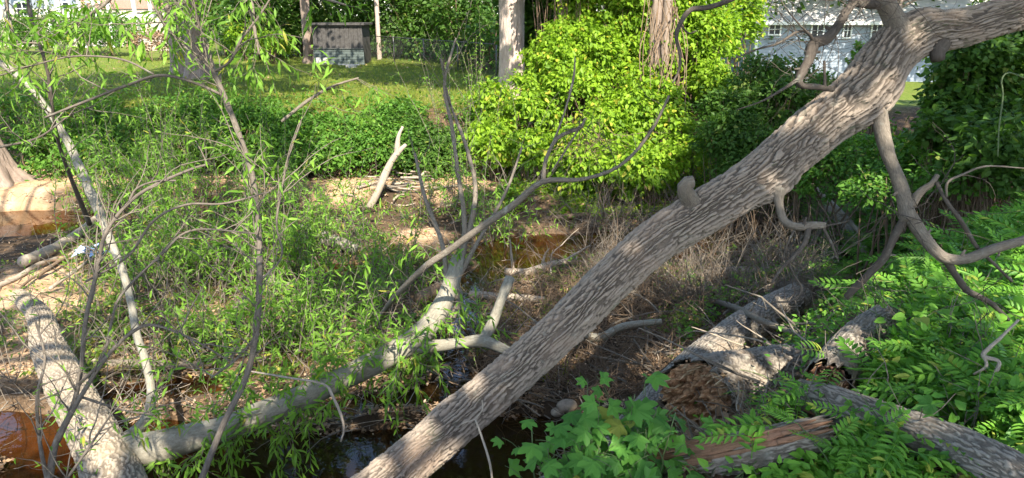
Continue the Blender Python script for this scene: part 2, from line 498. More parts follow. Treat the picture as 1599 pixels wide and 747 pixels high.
M['twig'] = mat_bark("grey_twig_bark", (.22, .185, .145), (.040, .031, .024), scale=(30, 130), bump=1.0, lichen=.3)
M['darktwig'] = mat_bark("dark_twig_bark", (.10, .082, .066), (.03, .024, .02), scale=(15, 70), bump=.4, lichen=.3)
M['pale'] = mat_bark("bleached_wood", (.38, .32, .25), (.15, .115, .085), scale=(12, 60), bump=.4)
M['brownstem'] = mat_bark("brown_stem", (.20, .14, .09), (.07, .045, .03), scale=(12, 60), bump=.3)
M['greenstem'] = mat_simple("green_stem", (.05, .08, .025), (.10, .13, .05), 30, .5, 0)
M['trunk'] = mat_bark("yard_tree_bark", (.30, .235, .19), (.10, .07, .055), scale=(5, 26), bump=1.0, lichen=.2)
M['palet'] = mat_bark("pale_tree_bark", (.50, .41, .35), (.24, .18, .15), scale=(5, 30), bump=.8)
M['heart'] = mat_bark("torn_heartwood", (.33, .19, .115), (.15, .055, .028), scale=(6, 110), bump=1.0)
M['fresh'] = mat_bark("pale_torn_wood", (.66, .52, .33), (.35, .20, .10), scale=(6, 110), bump=.9)
M['rot'] = mat_simple("rotten_wood", (.20, .075, .03), (.66, .44, .25), 22, .9, .8)
M['ground'] = mat_ground()
M['water'] = mat_water()

# ------------------------------------------------------------------ leaf templates (x along leaf, y across, z up)
def tmpl(v, tris): return np.array(v, float), np.array(tris)
T_WIL = tmpl([(0, 0, 0), (.34, .10, .03), (.34, -.10, .03), (.72, .075, -.02), (.72, -.075, -.02), (1, 0, -.16)],
             [(0, 2, 1), (1, 2, 4), (1, 4, 3), (3, 4, 5)])
T_OV = tmpl([(0, 0, 0), (.28, .30, .05), (.28, -.30, .05), (.5, 0, -.04), (.68, .22, 0), (.68, -.22, 0), (1, 0, -.12)],
            [(0, 3, 1), (0, 2, 3), (3, 4, 1), (3, 2, 5), (3, 6, 4), (3, 5, 6)])
T_HEART = tmpl([(.06, 0, -.02), (-.06, .22, .03), (-.06, -.22, .03), (.22, .42, .06), (.22, -.42, .06), (.5, 0, -.05), (.6, .33, .0), (.6, -.33, 0), (1, 0, -.16)],
               [(0, 3, 1), (0, 2, 4), (0, 5, 3), (0, 4, 5), (5, 6, 3), (5, 4, 7), (5, 8, 6), (5, 7, 8)])
T_CHIP = tmpl([(0, 0, 0), (.5, .28, .08), (.5, -.28, .02), (1, 0, .05)], [(0, 2, 1), (1, 2, 3)])
T_BLADE = tmpl([(0, .05, 0), (0, -.05, 0), (.55, 0.03, .12), (.55, -.03, .12), (1, 0, .0)], [(0, 1, 3), (0, 3, 2), (2, 3, 4)])
def maple_t():
    pts = []
    lob = [(0, 1.0), (48, .86), (100, .62), (-48, .86), (-100, .62)]
    prof = []
    for a, r in ((-150, .22), (-118, .50), (-104, .66), (-84, .52), (-72, .56), (-62, .72), (-46, .88), (-36, .66), (-24, .50), (-14, .70), (-9, .72), (0, 1.0),
                 (9, .72), (14, .70), (24, .50), (36, .66), (46, .88), (62, .72), (72, .56), (84, .52), (104, .66), (118, .50), (150, .22)):
        t = math.radians(a); prof.append((r * math.cos(t) * .62 + .30, r * math.sin(t) * .62, -.10 * r * r + .03 * math.cos(t * 5)))
    v = [(.30, 0, .02)] + prof
    n = len(prof)
    tr = [(0, i, i + 1) for i in range(1, n)] + [(0, n, 1)]
    return tmpl(v, tr)
T_MAP = maple_t()
def frond_t(n=6, ll=.30, lw=.5, droop=.25):
    """compound leaf: a rachis with paired leaflets, unit length"""
    V = []; T = []
    def leaf(o, ang, L):
        b = len(V); c, s = math.cos(ang), math.sin(ang)
        for (x, y, z) in T_OV[0]:
            x *= L; y *= L * lw * 1.2; z = z * L - .1 * (x ** 2)
            V.append((o[0] + x * c - y * s, o[1] + x * s + y * c, o[2] + z))
        for t in T_OV[1]: T.append([b + q for q in t])
    for i in range(n):
        u = .18 + .74 * i / (n - 1); z = -droop * u * u
        k = ll * (1 - .35 * abs(u - .5) * 1.5)
        leaf((u, .01, z), math.radians(62 - 22 * u), k); leaf((u, -.01, z), -math.radians(62 - 22 * u), k)
    leaf((.97, 0, -droop * .95), 0, ll)
    b = len(V)
    for u in (0, .35, .7, 1.0):
        z = -droop * u * u
        V.extend([(u, .008, z), (u, -.008, z), (u, 0, z + .014)])
    for k in range(3):
        a = b + 3 * k
        for (p, q) in ((0, 1), (1, 2), (2, 0)):
            T.append([a + p, a + q, a + 3 + q]); T.append([a + p, a + 3 + q, a + 3 + p])
    return tmpl(V, T)
T_FR = frond_t(); T_FERN = frond_t(10, .24, .36, .35)

def norm(a): return a / (np.linalg.norm(a, axis=-1, keepdims=True) + 1e-9)
def rdir(n): return norm(rng.normal(size=(n, 3)))
class Leaves:
    """collects leaf poses, then writes them as single objects and/or one joined mesh"""
    def __init__(s): s.p = []; s.d = []; s.n = []; s.s = []
    def add(s, p, d, n, z):
        p = np.atleast_2d(p); k = len(p)
        s.p.append(p); s.d.append(np.broadcast_to(d, (k, 3))); s.n.append(np.broadcast_to(n, (k, 3))); s.s.append(np.broadcast_to(z, (k,)))
    def arrays(s):
        p = np.concatenate(s.p); d = norm(np.concatenate(s.d)); n = np.concatenate(s.n); z = np.concatenate(s.s)
        n = norm(n - (n * d).sum(1, keepdims=True) * d)
        return p, d, n, z
    def build(s, name, tm, mat, parent=None, parts=0, part_name="leaf", keep=None, top=None, smooth=False):
        p, d, n, z = s.arrays()
        if keep is not None:
            k = keep(p); p, d, n, z = p[k], d[k], n[k], z[k]
        side = np.cross(n, d)
        idx = np.zeros(len(p), bool)
        if parts:
            px, py, dz = project(p)
            ok = (px > 0) & (px < 1599) & (py > 0) & (py < 747) & (dz > .3)
            sc = np.where(ok, z / np.maximum(dz, .3), 0)
            order = np.argsort(-sc)[:parts]
            order = order[sc[order] > 0]
            idx[order] = True
            me = make_mesh(part_name, tm[0], [tm[1]], tm[0][:, :2], smooth)
            me.materials.append(mat)
            for i in order:
                o = bpy.data.objects.new(part_name, me)
                m = Matrix.Identity(4)
                for a in range(3):
                    m[a][0] = d[i][a] * z[i]; m[a][1] = side[i][a] * z[i]; m[a][2] = n[i][a] * z[i]; m[a][3] = p[i][a]
                COL.objects.link(o); o.parent = parent; o.matrix_local = m
            r = ~idx; p, d, n, z, side = p[r], d[r], n[r], z[r], side[r]
        if len(p) == 0: return None
        tv, tt = tm
        V = p[:, None] + z[:, None, None] * (tv[None, :, 0:1] * d[:, None] + tv[None, :, 1:2] * side[:, None] + tv[None, :, 2:3] * n[:, None])
        k = len(tv)
        F = (tt[None] + (np.arange(len(p)) * k)[:, None, None]).reshape(-1, 3)
        me = make_mesh(name, V.reshape(-1, 3), [F], None, smooth)
        return link(name, me, mat, parent, "stuff")

# ------------------------------------------------------------------ sun openings cut in unseen crowns and some bushes (x, y, z, radius)
LIT = []
def lit(px, py, z, r, d=None):
    p = G(px, py, z) if d is None else P(px, py, d)
    LIT.append((p, r))
_tr = np.array([P(a, b, 4.2) for a, b in [(600, 760), (680, 690), (760, 615), (840, 545), (920, 470), (1000, 395), (1080, 340), (1160, 295), (1240, 232), (1310, 175), (1370, 115), (1430, 60), (1520, 40), (1600, 20), (1400, 300), (1440, 370), (1500, 400)]])
GAPS = []  # openings cut in the crowns so sky mirrors in the water
for (_px, _py, _r0) in [(735, 492, .45), (728, 470, .3), (545, 722, .32), (712, 712, .30), (690, 700, .2), (25, 640, .5), (10, 665, .4), (150, 410, .3)]:
    _p = G(_px, _py, 0); _d = ray(_px, _py); _d = np.array([_d[0], _d[1], -_d[2]]); GAPS.append((_p, _d / np.linalg.norm(_d), _r0))
def sun_ok(p, soft=.25):
    """False for leaves that would shade a lit place"""
    k = np.ones(len(p), bool)
    for (c, r) in LIT:
        v = p - c; t = v @ SUN_V
        dist = np.linalg.norm(v - t[:, None] * SUN_V, axis=1)
        rr = r * (1 + soft * rng.normal(size=len(p)))
        k &= ~((dist < rr) & (t > .8))
    for c in _tr:
        v = p - c; t = v @ SUN_V; dist = np.linalg.norm(v - t[:, None] * SUN_V, axis=1)
        k |= (dist < .28) & (t > 3)
    for (c, dv, r) in GAPS:
        v = p - c; t = v @ dv; dist = np.linalg.norm(v - t[:, None] * dv, axis=1)
        k &= ~((dist < r) & (t > 3))
    return k
for a in [(60, 450, .1, .85), (130, 400, .1, .5), (20, 540, .1, .6), (60, 290, .3, 1.5), (170, 300, .2, .8), (650, 375, .1, .8), (560, 292, .3, .9), (700, 290, .3, .6),
          (930, 290, .3, 1.0), (1010, 285, .3, .7), (520, 135, 1.6, 1.3), (600, 145, 1.6, 1.4), (690, 155, 1.6, 1.2), (420, 128, 1.6, .8), (330, 150, 1.6, .5),
          (100, 128, 1.6, .9), (90, 60, 2.2, 1.5), (1530, 300, 1.2, .8), (1580, 345, 1.2, .6), (1320, 370, .8, .35), (60, 345, 0, .8), (50, 640, 0, .9), (250, 620, 0, .5), (120, 470, .1, .6)]:
    lit(*a)
for a in [(100, 600, 6.6, .55), (80, 530, 7.4, .45), (165, 690, 5.7, .3), (560, 590, 6.2, .25), (905, 160, 15.0, 1.7), (960, 230, 14.6, 1.3), (880, 60, 16.0, 1.5), (980, 60, 16, 1.5),
          (1080, 40, 17, 1.6), (1150, 30, 22, 1.6), (800, 60, 20, .8), (690, 130, 15, .6), (1290, 160, 6, .12), (1395, 10, 3.4, .12), (40, 240, 14.5, .8), (250, 215, 15.5, .5),
          (520, 480, 7.6, .35), (330, 410, 8.6, .5), (230, 560, 7.2, .3), (1460, 130, 11, .5)]:
    lit(a[0], a[1], 0, a[3], d=a[2])

_r = np.random.default_rng(5)
for _k in range(55):
    _px, _py = _r.uniform(120, 720), _r.uniform(190, 560); lit(_px, _py, .9, _r.uniform(.25, .6))
for _k in range(14): lit(_r.uniform(860, 1270), _r.uniform(330, 480), .4, _r.uniform(.3, .6))
for _k in range(75):
    _px, _py = _r.uniform(60, 1560), _r.uniform(190, 640)
    if _px > 1050 and _py < 400 and _r.random() < .5: continue
    lit(_px, _py, .3 if _px < 1150 else .9, _r.uniform(.12, .42))
for _k in range(22): lit(_r.uniform(1180, 1600), _r.uniform(420, 740), 1.6, _r.uniform(.10, .30))
for _k in range(14): lit(_r.uniform(-20, 1250), _r.uniform(160, 250), 1.0, _r.uniform(.3, .7))
# ------------------------------------------------------------------ the setting
def axis(segs):
    out = []
    for a, b, st in segs: out.append(np.arange(a, b, st))
    return np.concatenate(out + [np.array([segs[-1][1]])])
gx = axis([(-400, -60, 34), (-60, -16, 2), (-16, -9, .25), (-9, 9.5, .055), (9.5, 18, .25), (18, 60, 2), (60, 400, 34)])
gy = axis([(-200, -20, 30), (-20, 1, 1), (1, 4.6, .2), (4.6, 17, .055), (17, 22, .12), (22, 60, 1.0), (60, 600, 40)])
X, Y = np.meshgrid(gx, gy, indexing='xy')
Z = H_exact(X, Y)
gw = len(gx); i = np.arange(len(gy) - 1)[:, None] * gw + np.arange(gw - 1)[None]
Q = np.stack([i, i + 1, i + 1 + gw, i + gw], -1).reshape(-1, 4)
sdr = right_sd(X, Y)
nn = fbm(X * 1.1, Y * 1.1, 4, 44)
grass = sst(Y + (nn - .5) * 1.5, 17.8, 18.9)
def blobmask(lst):
    mm = np.zeros_like(X)
    for (px, py, z, r) in lst:
        c = G(px, py, z); mm = np.maximum(mm, 1 - sst(np.hypot(X - c[0], Y - c[1]) + (nn - .5) * r * .9, r * .5, r * 1.15))
    return mm
sand = blobmask([(20, 450, .1, 1.1), (90, 480, .1, .8), (20, 560, .1, .8), (150, 395, .1, .8), (-100, 480, .1, 1.6), (60, 285, .3, 2.0), (-150, 280, .3, 2.5), (200, 290, .3, 1.2), (420, 290, .3, 1.0),
                 (560, 290, .3, 1.4), (700, 285, .3, 1.3), (850, 295, .3, .9), (650, 370, .1, .6), (900, 310, .2, .6), (310, 500, .1, .5), (1270, 390, .5, .6), (1330, 420, .6, .7), (1330, 330, .6, .8), (330, 290, .3, 1.0)])
sand *= (1 - grass)
bed = sst(-Z, -.02, .06) * (1 - sst(Y, 16, 17))
mud = np.clip(sst(nn, .52, .75) * (1 - sand) * (1 - grass) * .9 + blobmask([(700, 640, 0, 1.4), (450, 720, 0, 1.2), (860, 640, .1, .8), (740, 470, .1, .6)]), 0, 1)
me = make_mesh("ground", np.stack([X, Y, Z], -1).reshape(-1, 3), [Q], None, True,
               attr=dict(sand=sand.ravel(), grass=grass.ravel(), bed=(bed * (1 - mud * .7) * (1 - .85 * sst(X, -3.6, -1.5))).ravel(), mud=mud.ravel()))
tag(link("ground", me, M['ground']), "sandy creek bed, leaf-littered banks and grassy yard", kind="structure")
w = MB(); w.add([(-30, 2, 0), (20, 2, 0), (20, 15.5, 0), (-30, 15.5, 0)], [[0, 1, 2, 3]])
o = w.obj("water", M['water'], smooth=False); tag(o, "shallow amber creek water winding between sand and debris", kind="structure")

# ------------------------------------------------------------------ foliage makers
def blob(L, c, r, n, size, nclump=None, droop=.35, spread=.16, low=-.5, ground=True):
    c = np.asarray(c, float); r = np.asarray(r, float)
    nclump = nclump or max(8, n // 30)
    u = rdir(nclump * 2); u = u[u[:, 2] > low][:nclump]
    rad = (.62 + .40 * rng.random(len(u)) ** .6)
    cc = u * rad[:, None]
    k = rng.integers(0, len(u), n)
    pos = cc[k] + rng.normal(size=(n, 3)) * spread
    out = norm(u[k] + .5 * rng.normal(size=(n, 3)))
    p = c + pos * r
    if ground:
        g = p[:, 2] > H(p[:, 0], p[:, 1]) + .02
        p = p[g]; out = out[g]
    d = norm(out * [1, 1, .4] + [0, 0, -droop] + .45 * rng.normal(size=p.shape))
    nr = norm(out * .8 + [0, 0, .9] + .45 * rng.normal(size=p.shape))
    L.add(p, d, nr, size * (.4 + 1.0 * rng.random(len(p)) ** .8))

def cluster(px0, py0, px1, py1, d0, d1, n, r0, r1, flat=.8, skew=0.0, seed=0):
    """many small leafy mounds between two heights of a bank; lower ones stand nearer"""
    r_ = np.random.default_rng(seed + 17); out = []
    for q in range(n):
        f = r_.random(); g = (q + r_.random()) / n; r = r_.uniform(r0, r1); px = px0 + (px1 - px0) * f + skew * (1 - g); py = py0 + (py1 - py0) * g
        out.append((P(px, py, d0 + (d1 - d0) * g + r_.normal() * .25), (r, r * .9, r * flat * r_.uniform(.7, 1.2))))
    return out
def stems_in(parent, c, r, n, rad, mat, base=None, name="stem", kindstuff=False):
    mb = MB()
    c = np.asarray(c, float); r = np.asarray(r, float)
    bx, by = (c[0], c[1]) if base is None else base[:2]
    bz = hz(bx, by) - .05
    for q in range(n):
        u = rdir(1)[0]; u[2] = abs(u[2]); e = c + u * r * .8
        b = np.array([bx + rng.normal() * r[0] * .2, by + rng.normal() * r[1] * .2, bz])
        mid = (b + e) / 2 + rng.normal(size=3) * r * .12
        V = tube([b, mid, e], [rad, rad * .7, rad * .25], 5, 7)
        mb.add(*V)
    return mb.obj(name, mat, parent, kind="stuff" if kindstuff else None)

def shrub(name, label, cat, blobs, n, size, mat, tm=T_OV, group=None, parts=0, stem=.02, stemmat='brownstem', droop=.35, gaps=False, ragged=30, **kw):
    t = thing(name, label, cat, group)
    L = Leaves()
    vol = np.array([b[1][0] * b[1][2] for b in blobs]) if blobs else np.array([1])
    for (c, r), v in zip(blobs, vol):
        blob(L, c, r, int(n * v / vol.sum()), size, droop=droop, **kw)
    mb = MB()
    for (c, r) in blobs:
        for q in range(ragged):
            u = rdir(1)[0]; u[2] = abs(u[2]) * (1 if rng.random() < .75 else -.4); p = np.asarray(c) + u * np.asarray(r) * .85
            if p[2] < hz(p[0], p[1]) + .05: continue
            grow(mb, L, p, norm(u + [0, 0, .3] + .4 * rng.normal(size=3)), (.25 + .6 * rng.random()) * float(np.mean(r)), stem * .25, up=.15, wig=.3, side=2, ls=size * .95, lv=size * .45, seg=3, n=6, leaf0=.0, droop=.4)
    L.build("foliage", tm, M[mat], t, parts, keep=sun_ok if gaps else None)
    for (c, r) in blobs:
        c = np.asarray(c, float); r = np.asarray(r, float)
        for q in range(9):
            u = rdir(1)[0]; u[2] = abs(u[2]); e = c + u * r * .85
            b = np.array([c[0] + rng.normal() * r[0] * .3, c[1] + rng.normal() * r[1] * .3, 0]); b[2] = hz(b[0], b[1]) - .05
            if b[2] > e[2]: continue
            mid = (b + e) / 2 + rng.normal(size=3) * r * .15
            mb.add(*tube([b, mid, e], [stem, stem * .7, stem * .25], 5, 7))
    if mb.V: mb.obj("stems", M[stemmat], t, kind="stuff")
    return t

def grow(mb, L, p, d, ln, r, up=.1, wig=.18, side=0, lv=.05, ls=.08, seg=5, n=9, leaf0=.15, droop=.7, tipr=.25, sidelen=.45, lprob=1.0):
    """a shoot: curved tapering stem, side shoots, leaves alternating along it"""
    p = np.array(p, float); d = norm(np.array(d, float)); C = [p.copy()]; st = ln / (n - 1)
    for q in range(n - 1):
        d = norm(d + wig * rng.normal(size=3) * .6 + np.array([0, 0, up]) * st * 2)
        p = p + d * st; C.append(p.copy())
    C = np.array(C); R = np.linspace(r, r * tipr, n)
    if mb is not None: mb.add(*tube(C, R, seg, n, cap=False))
    if side:
        for q in range(side):
            f = .25 + .7 * (q + rng.random()) / side; j = min(int(f * (n - 1)), n - 2)
            dd = norm(C[j + 1] - C[j]); sd = norm(dd * .8 + rng.normal(size=3) * .75)
            grow(mb, L, C[j], sd, ln * sidelen * (.5 + .8 * rng.random()) * (1.2 - f), R[j] * .55, up, wig * 1.2, 0, lv, ls, max(seg - 1, 3), 6, .05, droop, tipr, sidelen, lprob)
    if L is not None:
        k = max(int(ln * (1 - leaf0) / lv), 2)
        f = np.linspace(leaf0, 1, k) * (n - 1); f = f[rng.random(k) < lprob]
        if len(f) == 0: return C
        j = np.minimum(f.astype(int), n - 2); a = (f - j)[:, None]
        pos = C[j] * (1 - a) + C[j + 1] * a; dd = norm(C[j + 1] - C[j])
        ld = norm(dd * .7 + rdir(len(f)) * .75 + [0, 0, -droop * .55])
        L.add(pos, ld, norm(np.array([0, 0, 1.]) + .5 * rng.normal(size=ld.shape)), ls * (.6 + .6 * rng.random(len(f))))
    return C

def pth(rows):
    """rows of (px, py, depth, width px) -> points, radii"""
    pts = np.array([P(a, b, c) for a, b, c, e in rows]); rad = np.array([e * c / FPX / 2 for a, b, c, e in rows])
    return pts, rad
def limb(name, rows, mat, parent, seg=10, n=None, lump=.22, mesh_only=None, seed=0):
    pts, rad = pth(rows)
    n = n or max(8, len(rows) * 6)
    V = tube(pts, rad, seg, n, lump, True, seed)
    if mesh_only is not None: mesh_only.add(*V); return None
    mb = MB(); mb.add(*V)
    return mb.obj(name, M[mat], parent)
def along(rows, f):
    pts, rad = pth(rows); D = spline(np.column_stack([pts, rad]), 60)
    j = min(int(f * 59), 58); return D[j, :3], norm(D[j + 1, :3] - D[j, :3]), D[j, 3]

# ------------------------------------------------------------------ trees with trunks in the yard, unseen crowns above the frame shaped for shade
def crown(parent, c, r, n=5200, size=.30, trunk=None, gap=True):
    L = Leaves(); blob(L, c, r, n, size, nclump=130, spread=.10, low=-.75, ground=False)
    L.build("crown", T_CHIP, M['crown'], parent, keep=sun_ok if gap else None)
    if trunk is not None:
        mb = MB(); top = np.array(trunk, float)
        for q in range(9):
            u = rdir(1)[0]; u[2] = abs(u[2]) * .6; e = np.array(c) + u * np.array(r) * .8
            b = top + np.array([0, 0, -1.2 * rng.random()])
            mb.add(*tube([b, (b + e) / 2 + [0, 0, -.4], e], [.09, .06, .02], 6, 8))
        mb.obj("limbs", M['trunk'], parent, kind="stuff")

def flare_tree(name, label, cat, x, y, r, h, cr, mat='trunk', flare=1.0, lean=(0, 0), group=None, ivy=False, n=5200, cz=None, seg=28, gap=True, cc=None):
    t = thing(name, label, cat, group)
    z0 = hz(x, y) - .25
    zz = np.array([0, .15, .4, .8, 1.5, 3, 5, h]); fl = 1 + flare * np.array([1.0, .75, .42, .2, .08, 0, -.08, -.5])
    pts = [(x + lean[0] * q, y + lean[1] * q, z0 + q) for q in zz]
    D = spline(np.column_stack([pts, fl * r]), 90); C = D[:, :3]; R = D[:, 3]
    T, A, B = frames(C)
    an = np.linspace(0, 2 * math.pi, seg * 3 + 1)
    s = (C[:, 2] - C[0, 2])
    lob = .5 * np.cos(5 * an + 1.3 + x)[None] * np.exp(-s / .45)[:, None] * flare * .45
    n1 = fbm(s[:, None] / .5 + 2 * np.cos(an), 2 * np.sin(an) + s[:, None] * .2 + x, 3, 3) - .5
    n2 = np.abs(fbm(s[:, None] / .35 + 9 * np.cos(an), 9 * np.sin(an) + x, 3, 9) - .5)
    rr = R[:, None] * (1 + lob + .12 * n1) - .12 * r * (.15 - n2).clip(0) / .15
    V = C[:, None] + rr[..., None] * (np.cos(an)[None, :, None] * A[:, None] + np.sin(an)[None, :, None] * B[:, None])
    k = seg * 3 + 1; i = np.arange(89)[:, None] * k + np.arange(k - 1)[None]
    Qs = np.stack([i, i + 1, i + 1 + k, i + k], -1).reshape(-1, 4)
    U = np.stack([np.repeat(s, k), np.tile(an * r, 90)], -1)
    mb = MB(); mb.add(V.reshape(-1, 3), Qs, None, U); mb.obj("trunk", M[mat], t)
    if cr:
        crown(t, cc or (x + lean[0] * h, y + lean[1] * h, (cz or h + 1.0)), cr, n, trunk=pts[-1], gap=gap)
    return t
g = G(315, 128, 1.65); flare_tree("yard_tree", "tall brown tree on the lawn, thickest of the trunks at upper left", "tree", g[0], g[1], .40, 7.5, (6.5, 5, 3), n=15000, cc=(-5.5, 20.5, 9.5))
g = G(283, 119, 1.7); flare_tree("yard_tree", "thinner dark trunk just left of and behind the thickest lawn tree", "tree", g[0], g[1], .26, 7.5, (4.5, 4, 2.6), n=8000, cc=(-10, 17.5, 9))
g = G(209, 72, 1.9); flare_tree("yard_tree", "grey trunk standing in front of the pale house at upper left", "tree", g[0], g[1], .42, 8, (5, 4, 3))
g = G(484, 103, 1.75); flare_tree("yard_tree", "slim brown trunk at the left edge of the grey shed", "tree", g[0], g[1], .2, 7, (3.2, 3.2, 2.6), n=3000)
g = G(-2, 282, .45); flare_tree("creek_bank_tree", "big tree with flared roots on the creek bank at far left edge", "tree", g[0], g[1], .27, 8, (4, 4, 3), flare=1.9, lean=(-.12, 0), n=7000)
g = P(799, 100, 19.5); flare_tree("pale_trunk_tree", "pale pinkish trunk in full sun rising behind the vines", "tree", g[0], g[1], .35, 8, (5.0, 3.6, 2.8), n=7000, mat='palet', flare=.25)

q = P(1396, 60, 43); flare_tree("added_shade_tree", "added tree, unseen wide crown shading the house wall, trunk behind the leaning trunk", "tree", q[0], q[1], .22, 6, (11, 3.2, 1.7), n=17000, cc=(q[0] + 1.5, q[1] - .8, 7.6), gap=False)  # added tree; unseen crown keeps the sun off the house wall
# unseen canopy trees added around the camera to shade the creek and banks
spots = [(5.5, 0, 3.5, .5, 9.5), (8, 4.5, 6, 4.5, 10), (11, 7.5, 9.5, 6, 10), (14.5, 12, 12.5, 9.5, 10.5), (12, 0, 12, 0, 11), (-4.5, -1.5, -2.5, 0, 9.5), (-8, 3, -5.5, 4.5, 10), (.5, -6, .5, -5, 10), (19, 16, 16.5, 14, 11), (7, -5, 7, -4.5, 10.5), (-11, 10.5, -8.5, 10, 10)]
labs = ["unseen shade tree added just right of the camera", "unseen shade tree added on the right bank, second from the camera", "unseen shade tree added over the right bank, third from the camera", "unseen shade tree added beyond the ivy thicket at right", "unseen shade tree added far right behind the camera",
        "unseen shade tree added behind the camera at left", "unseen shade tree added left of the creek", "unseen shade tree added far behind the camera", "unseen shade tree added in the house yard at right", "unseen shade tree added behind the camera at right", "unseen shade tree added on the sandy bank far left"]
for (x, y, cx, cy, cz), lb in zip(spots, labs):
    flare_tree("added_canopy_tree", lb, "tree", x, y, .25, cz - 1.5, (4.4, 4.4, 2.6), n=5600, group="added shade canopy outside the frame", seg=8, cc=(cx, cy, cz))
for (x, y, cx, cy, cz, lb) in [(3.6, 18.2, 2.5, 17.5, 9.5, "added tree with shade crown behind the bright thicket")]:  # added tree; its unseen crown shades the yard
    flare_tree("added_canopy_tree", lb, "tree", x, y, .16, cz - 1.5, (4.6, 4.0, 2.6), n=7000, seg=8, cc=(cx, cy, cz))
rng = np.random.default_rng(21)
# thin light stems in the dark wood behind the shed
for (px, py, d, wd, lb) in [(593, 95, 34, 7, "thin pale trunk right of the shed"), (745, 60, 36, 9, "dark slim trunk in the wood left of the pale trunk"),
                            (640, 70, 38, 10, "dark trunk deep in the wood right of the shed"), (425, 60, 36, 14, "dark trunk left of the shed in the wood"),
                            (1035, 120, 17.7, 15, "brown vine-hung trunk showing through the bright vines"), (690, 60, 37, 8, "slender trunk in the middle of the dark wood")]:
    p = P(px, py, d); t = flare_tree("wood_tree", lb, "tree", p[0], p[1], wd * d / FPX / 2, 8, (3.5, 3.5, 2.6), n=2600, flare=.2, mat='palet' if 'pale trunk right of the shed' in lb else 'trunk', seg=8)

# ------------------------------------------------------------------ far woods and hedge of undergrowth (z up to 5)
L = Leaves()
for k in range(70):
    a = -36 + k * 1.25; yy = 47 + 8 * rng.random()
    blob(L, (a * 1.0, yy, 4 + 4 * rng.random()), (3.4, 2.6, 5.5), 900, .42, spread=.2, ground=False)
t = L.build("far_woods", T_CHIP, M['crown'], None); tag(t, "dark mass of woods closing off the yards behind", "woods", kind="stuff")
def PB(px, py, d, rx, ry, rz): return (P(px, py, d), (rx, ry, rz))
und = [("dark leafy understory tree behind the shed", [PB(520, 20, 36, 2.4, 1.5, 2.2), PB(450, 30, 36, 2.0, 1.5, 2.0)]),
       ("dark undergrowth right of the shed", [PB(625, 40, 35, 2.2, 1.6, 2.4), PB(680, 60, 34, 1.8, 1.5, 2.0), PB(610, 0, 36, 2.2, 1.5, 1.6)]),
       ("dark undergrowth left of the pale trunk", [PB(740, 40, 31, 1.8, 1.5, 2.2), PB(770, 80, 28, 1.2, 1.2, 1.4), PB(720, 5, 33, 1.8, 1.5, 1.6)]),
       ("leafy undergrowth left of the shed", [PB(400, 40, 34, 1.8, 1.5, 2.0), PB(360, 30, 36, 1.8, 1.5, 2.0)]),
       ("shadowed brush just right of the pale trunk", [PB(835, 60, 21, .8, .9, 2.0), PB(830, 10, 21, .9, .9, 1.2)])]
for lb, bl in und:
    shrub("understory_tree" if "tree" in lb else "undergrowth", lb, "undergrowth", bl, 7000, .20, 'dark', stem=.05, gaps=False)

# ------------------------------------------------------------------ buildings
def mk(c): return c
def mat_paint(name, c, wear=.15, rough=.6):
    return mat_simple(name, tuple(x * (1 - wear) for x in c), c, 5, rough, .1)
MT = dict(siding=mat_paint("shade_tinted_siding", (.20, .23, .265)), trim=mat_paint("white_trim", (.60, .60, .58)), roofp=mat_simple("pale_roof_metal", (.40, .38, .36), (.50, .48, .46), 3, .5, .1),  # siding colour carries the blue-grey shade of the house wall
          glass=mat_simple("window_glass", (.012, .015, .018), (.025, .03, .035), 2, .35, 0, .2), shedg=mat_simple("shaded_grey_green_siding", (.045, .06, .055), (.085, .105, .097), 6, .6, .2),  # shed's grey-green siding darkened to hold the shade it stands in
          shedd=mat_simple("dark_weathered_boards", (.035, .032, .03), (.075, .07, .066), 9, .8, .3), cream=mat_paint("cream_wall", (.42, .37, .30)), brick=mat_simple("pink_brick", (.24, .13, .10), (.32, .20, .15), 20, .9, .3),
          wire=mat_simple("grey_wire", (.07, .07, .07), (.12, .12, .11), 20, .5, 0, .4, .6), conc=mat_simple("concrete", (.34, .32, .29), (.46, .43, .40), 12, .9, .3))
def shared_box(name, dx, dy, dz, mat):
    b = MB(); b.box(-dx / 2, dx / 2, -dy / 2, dy / 2, 0, dz); me = b.mesh(name, False); me.materials.append(mat); return me
def place(name, me, parent, loc, rz=0, rx=0):
    o = bpy.data.objects.new(name, me); COL.objects.link(o); o.parent = parent; o.location = loc; o.rotation_euler = (rx, 0, rz); return o
def window(parent, loc, w, h, frame=.09, mul=True):
    b = MB(); f = frame
    b.box(-w / 2 - f, w / 2 + f, -.05, .03, h, h + f); b.box(-w / 2 - f, w / 2 + f, -.05, .03, -f, 0)
    b.box(-w / 2 - f, -w / 2, -.045, .03, 0, h); b.box(w / 2, w / 2 + f, -.045, .03, 0, h)
    me = b.mesh("window", False); me.materials.append(MT['trim']); o = place("window", me, parent, loc)
    for q in range(2):
        place("pane", shared_box("pane", w / 2 - .03, .02, h, MT['glass']), o, ((q - .5) * w / 2, 0, 0))
    if mul: place("glazing_bar", shared_box("glazing_bar", w - .06, .03, .04, MT['trim']), o, (0, -.02, h / 2)); place("glazing_bar", shared_box("glazing_bar", .05, .035, h, MT['trim']), o, (0, -.0215, 0))
    return o
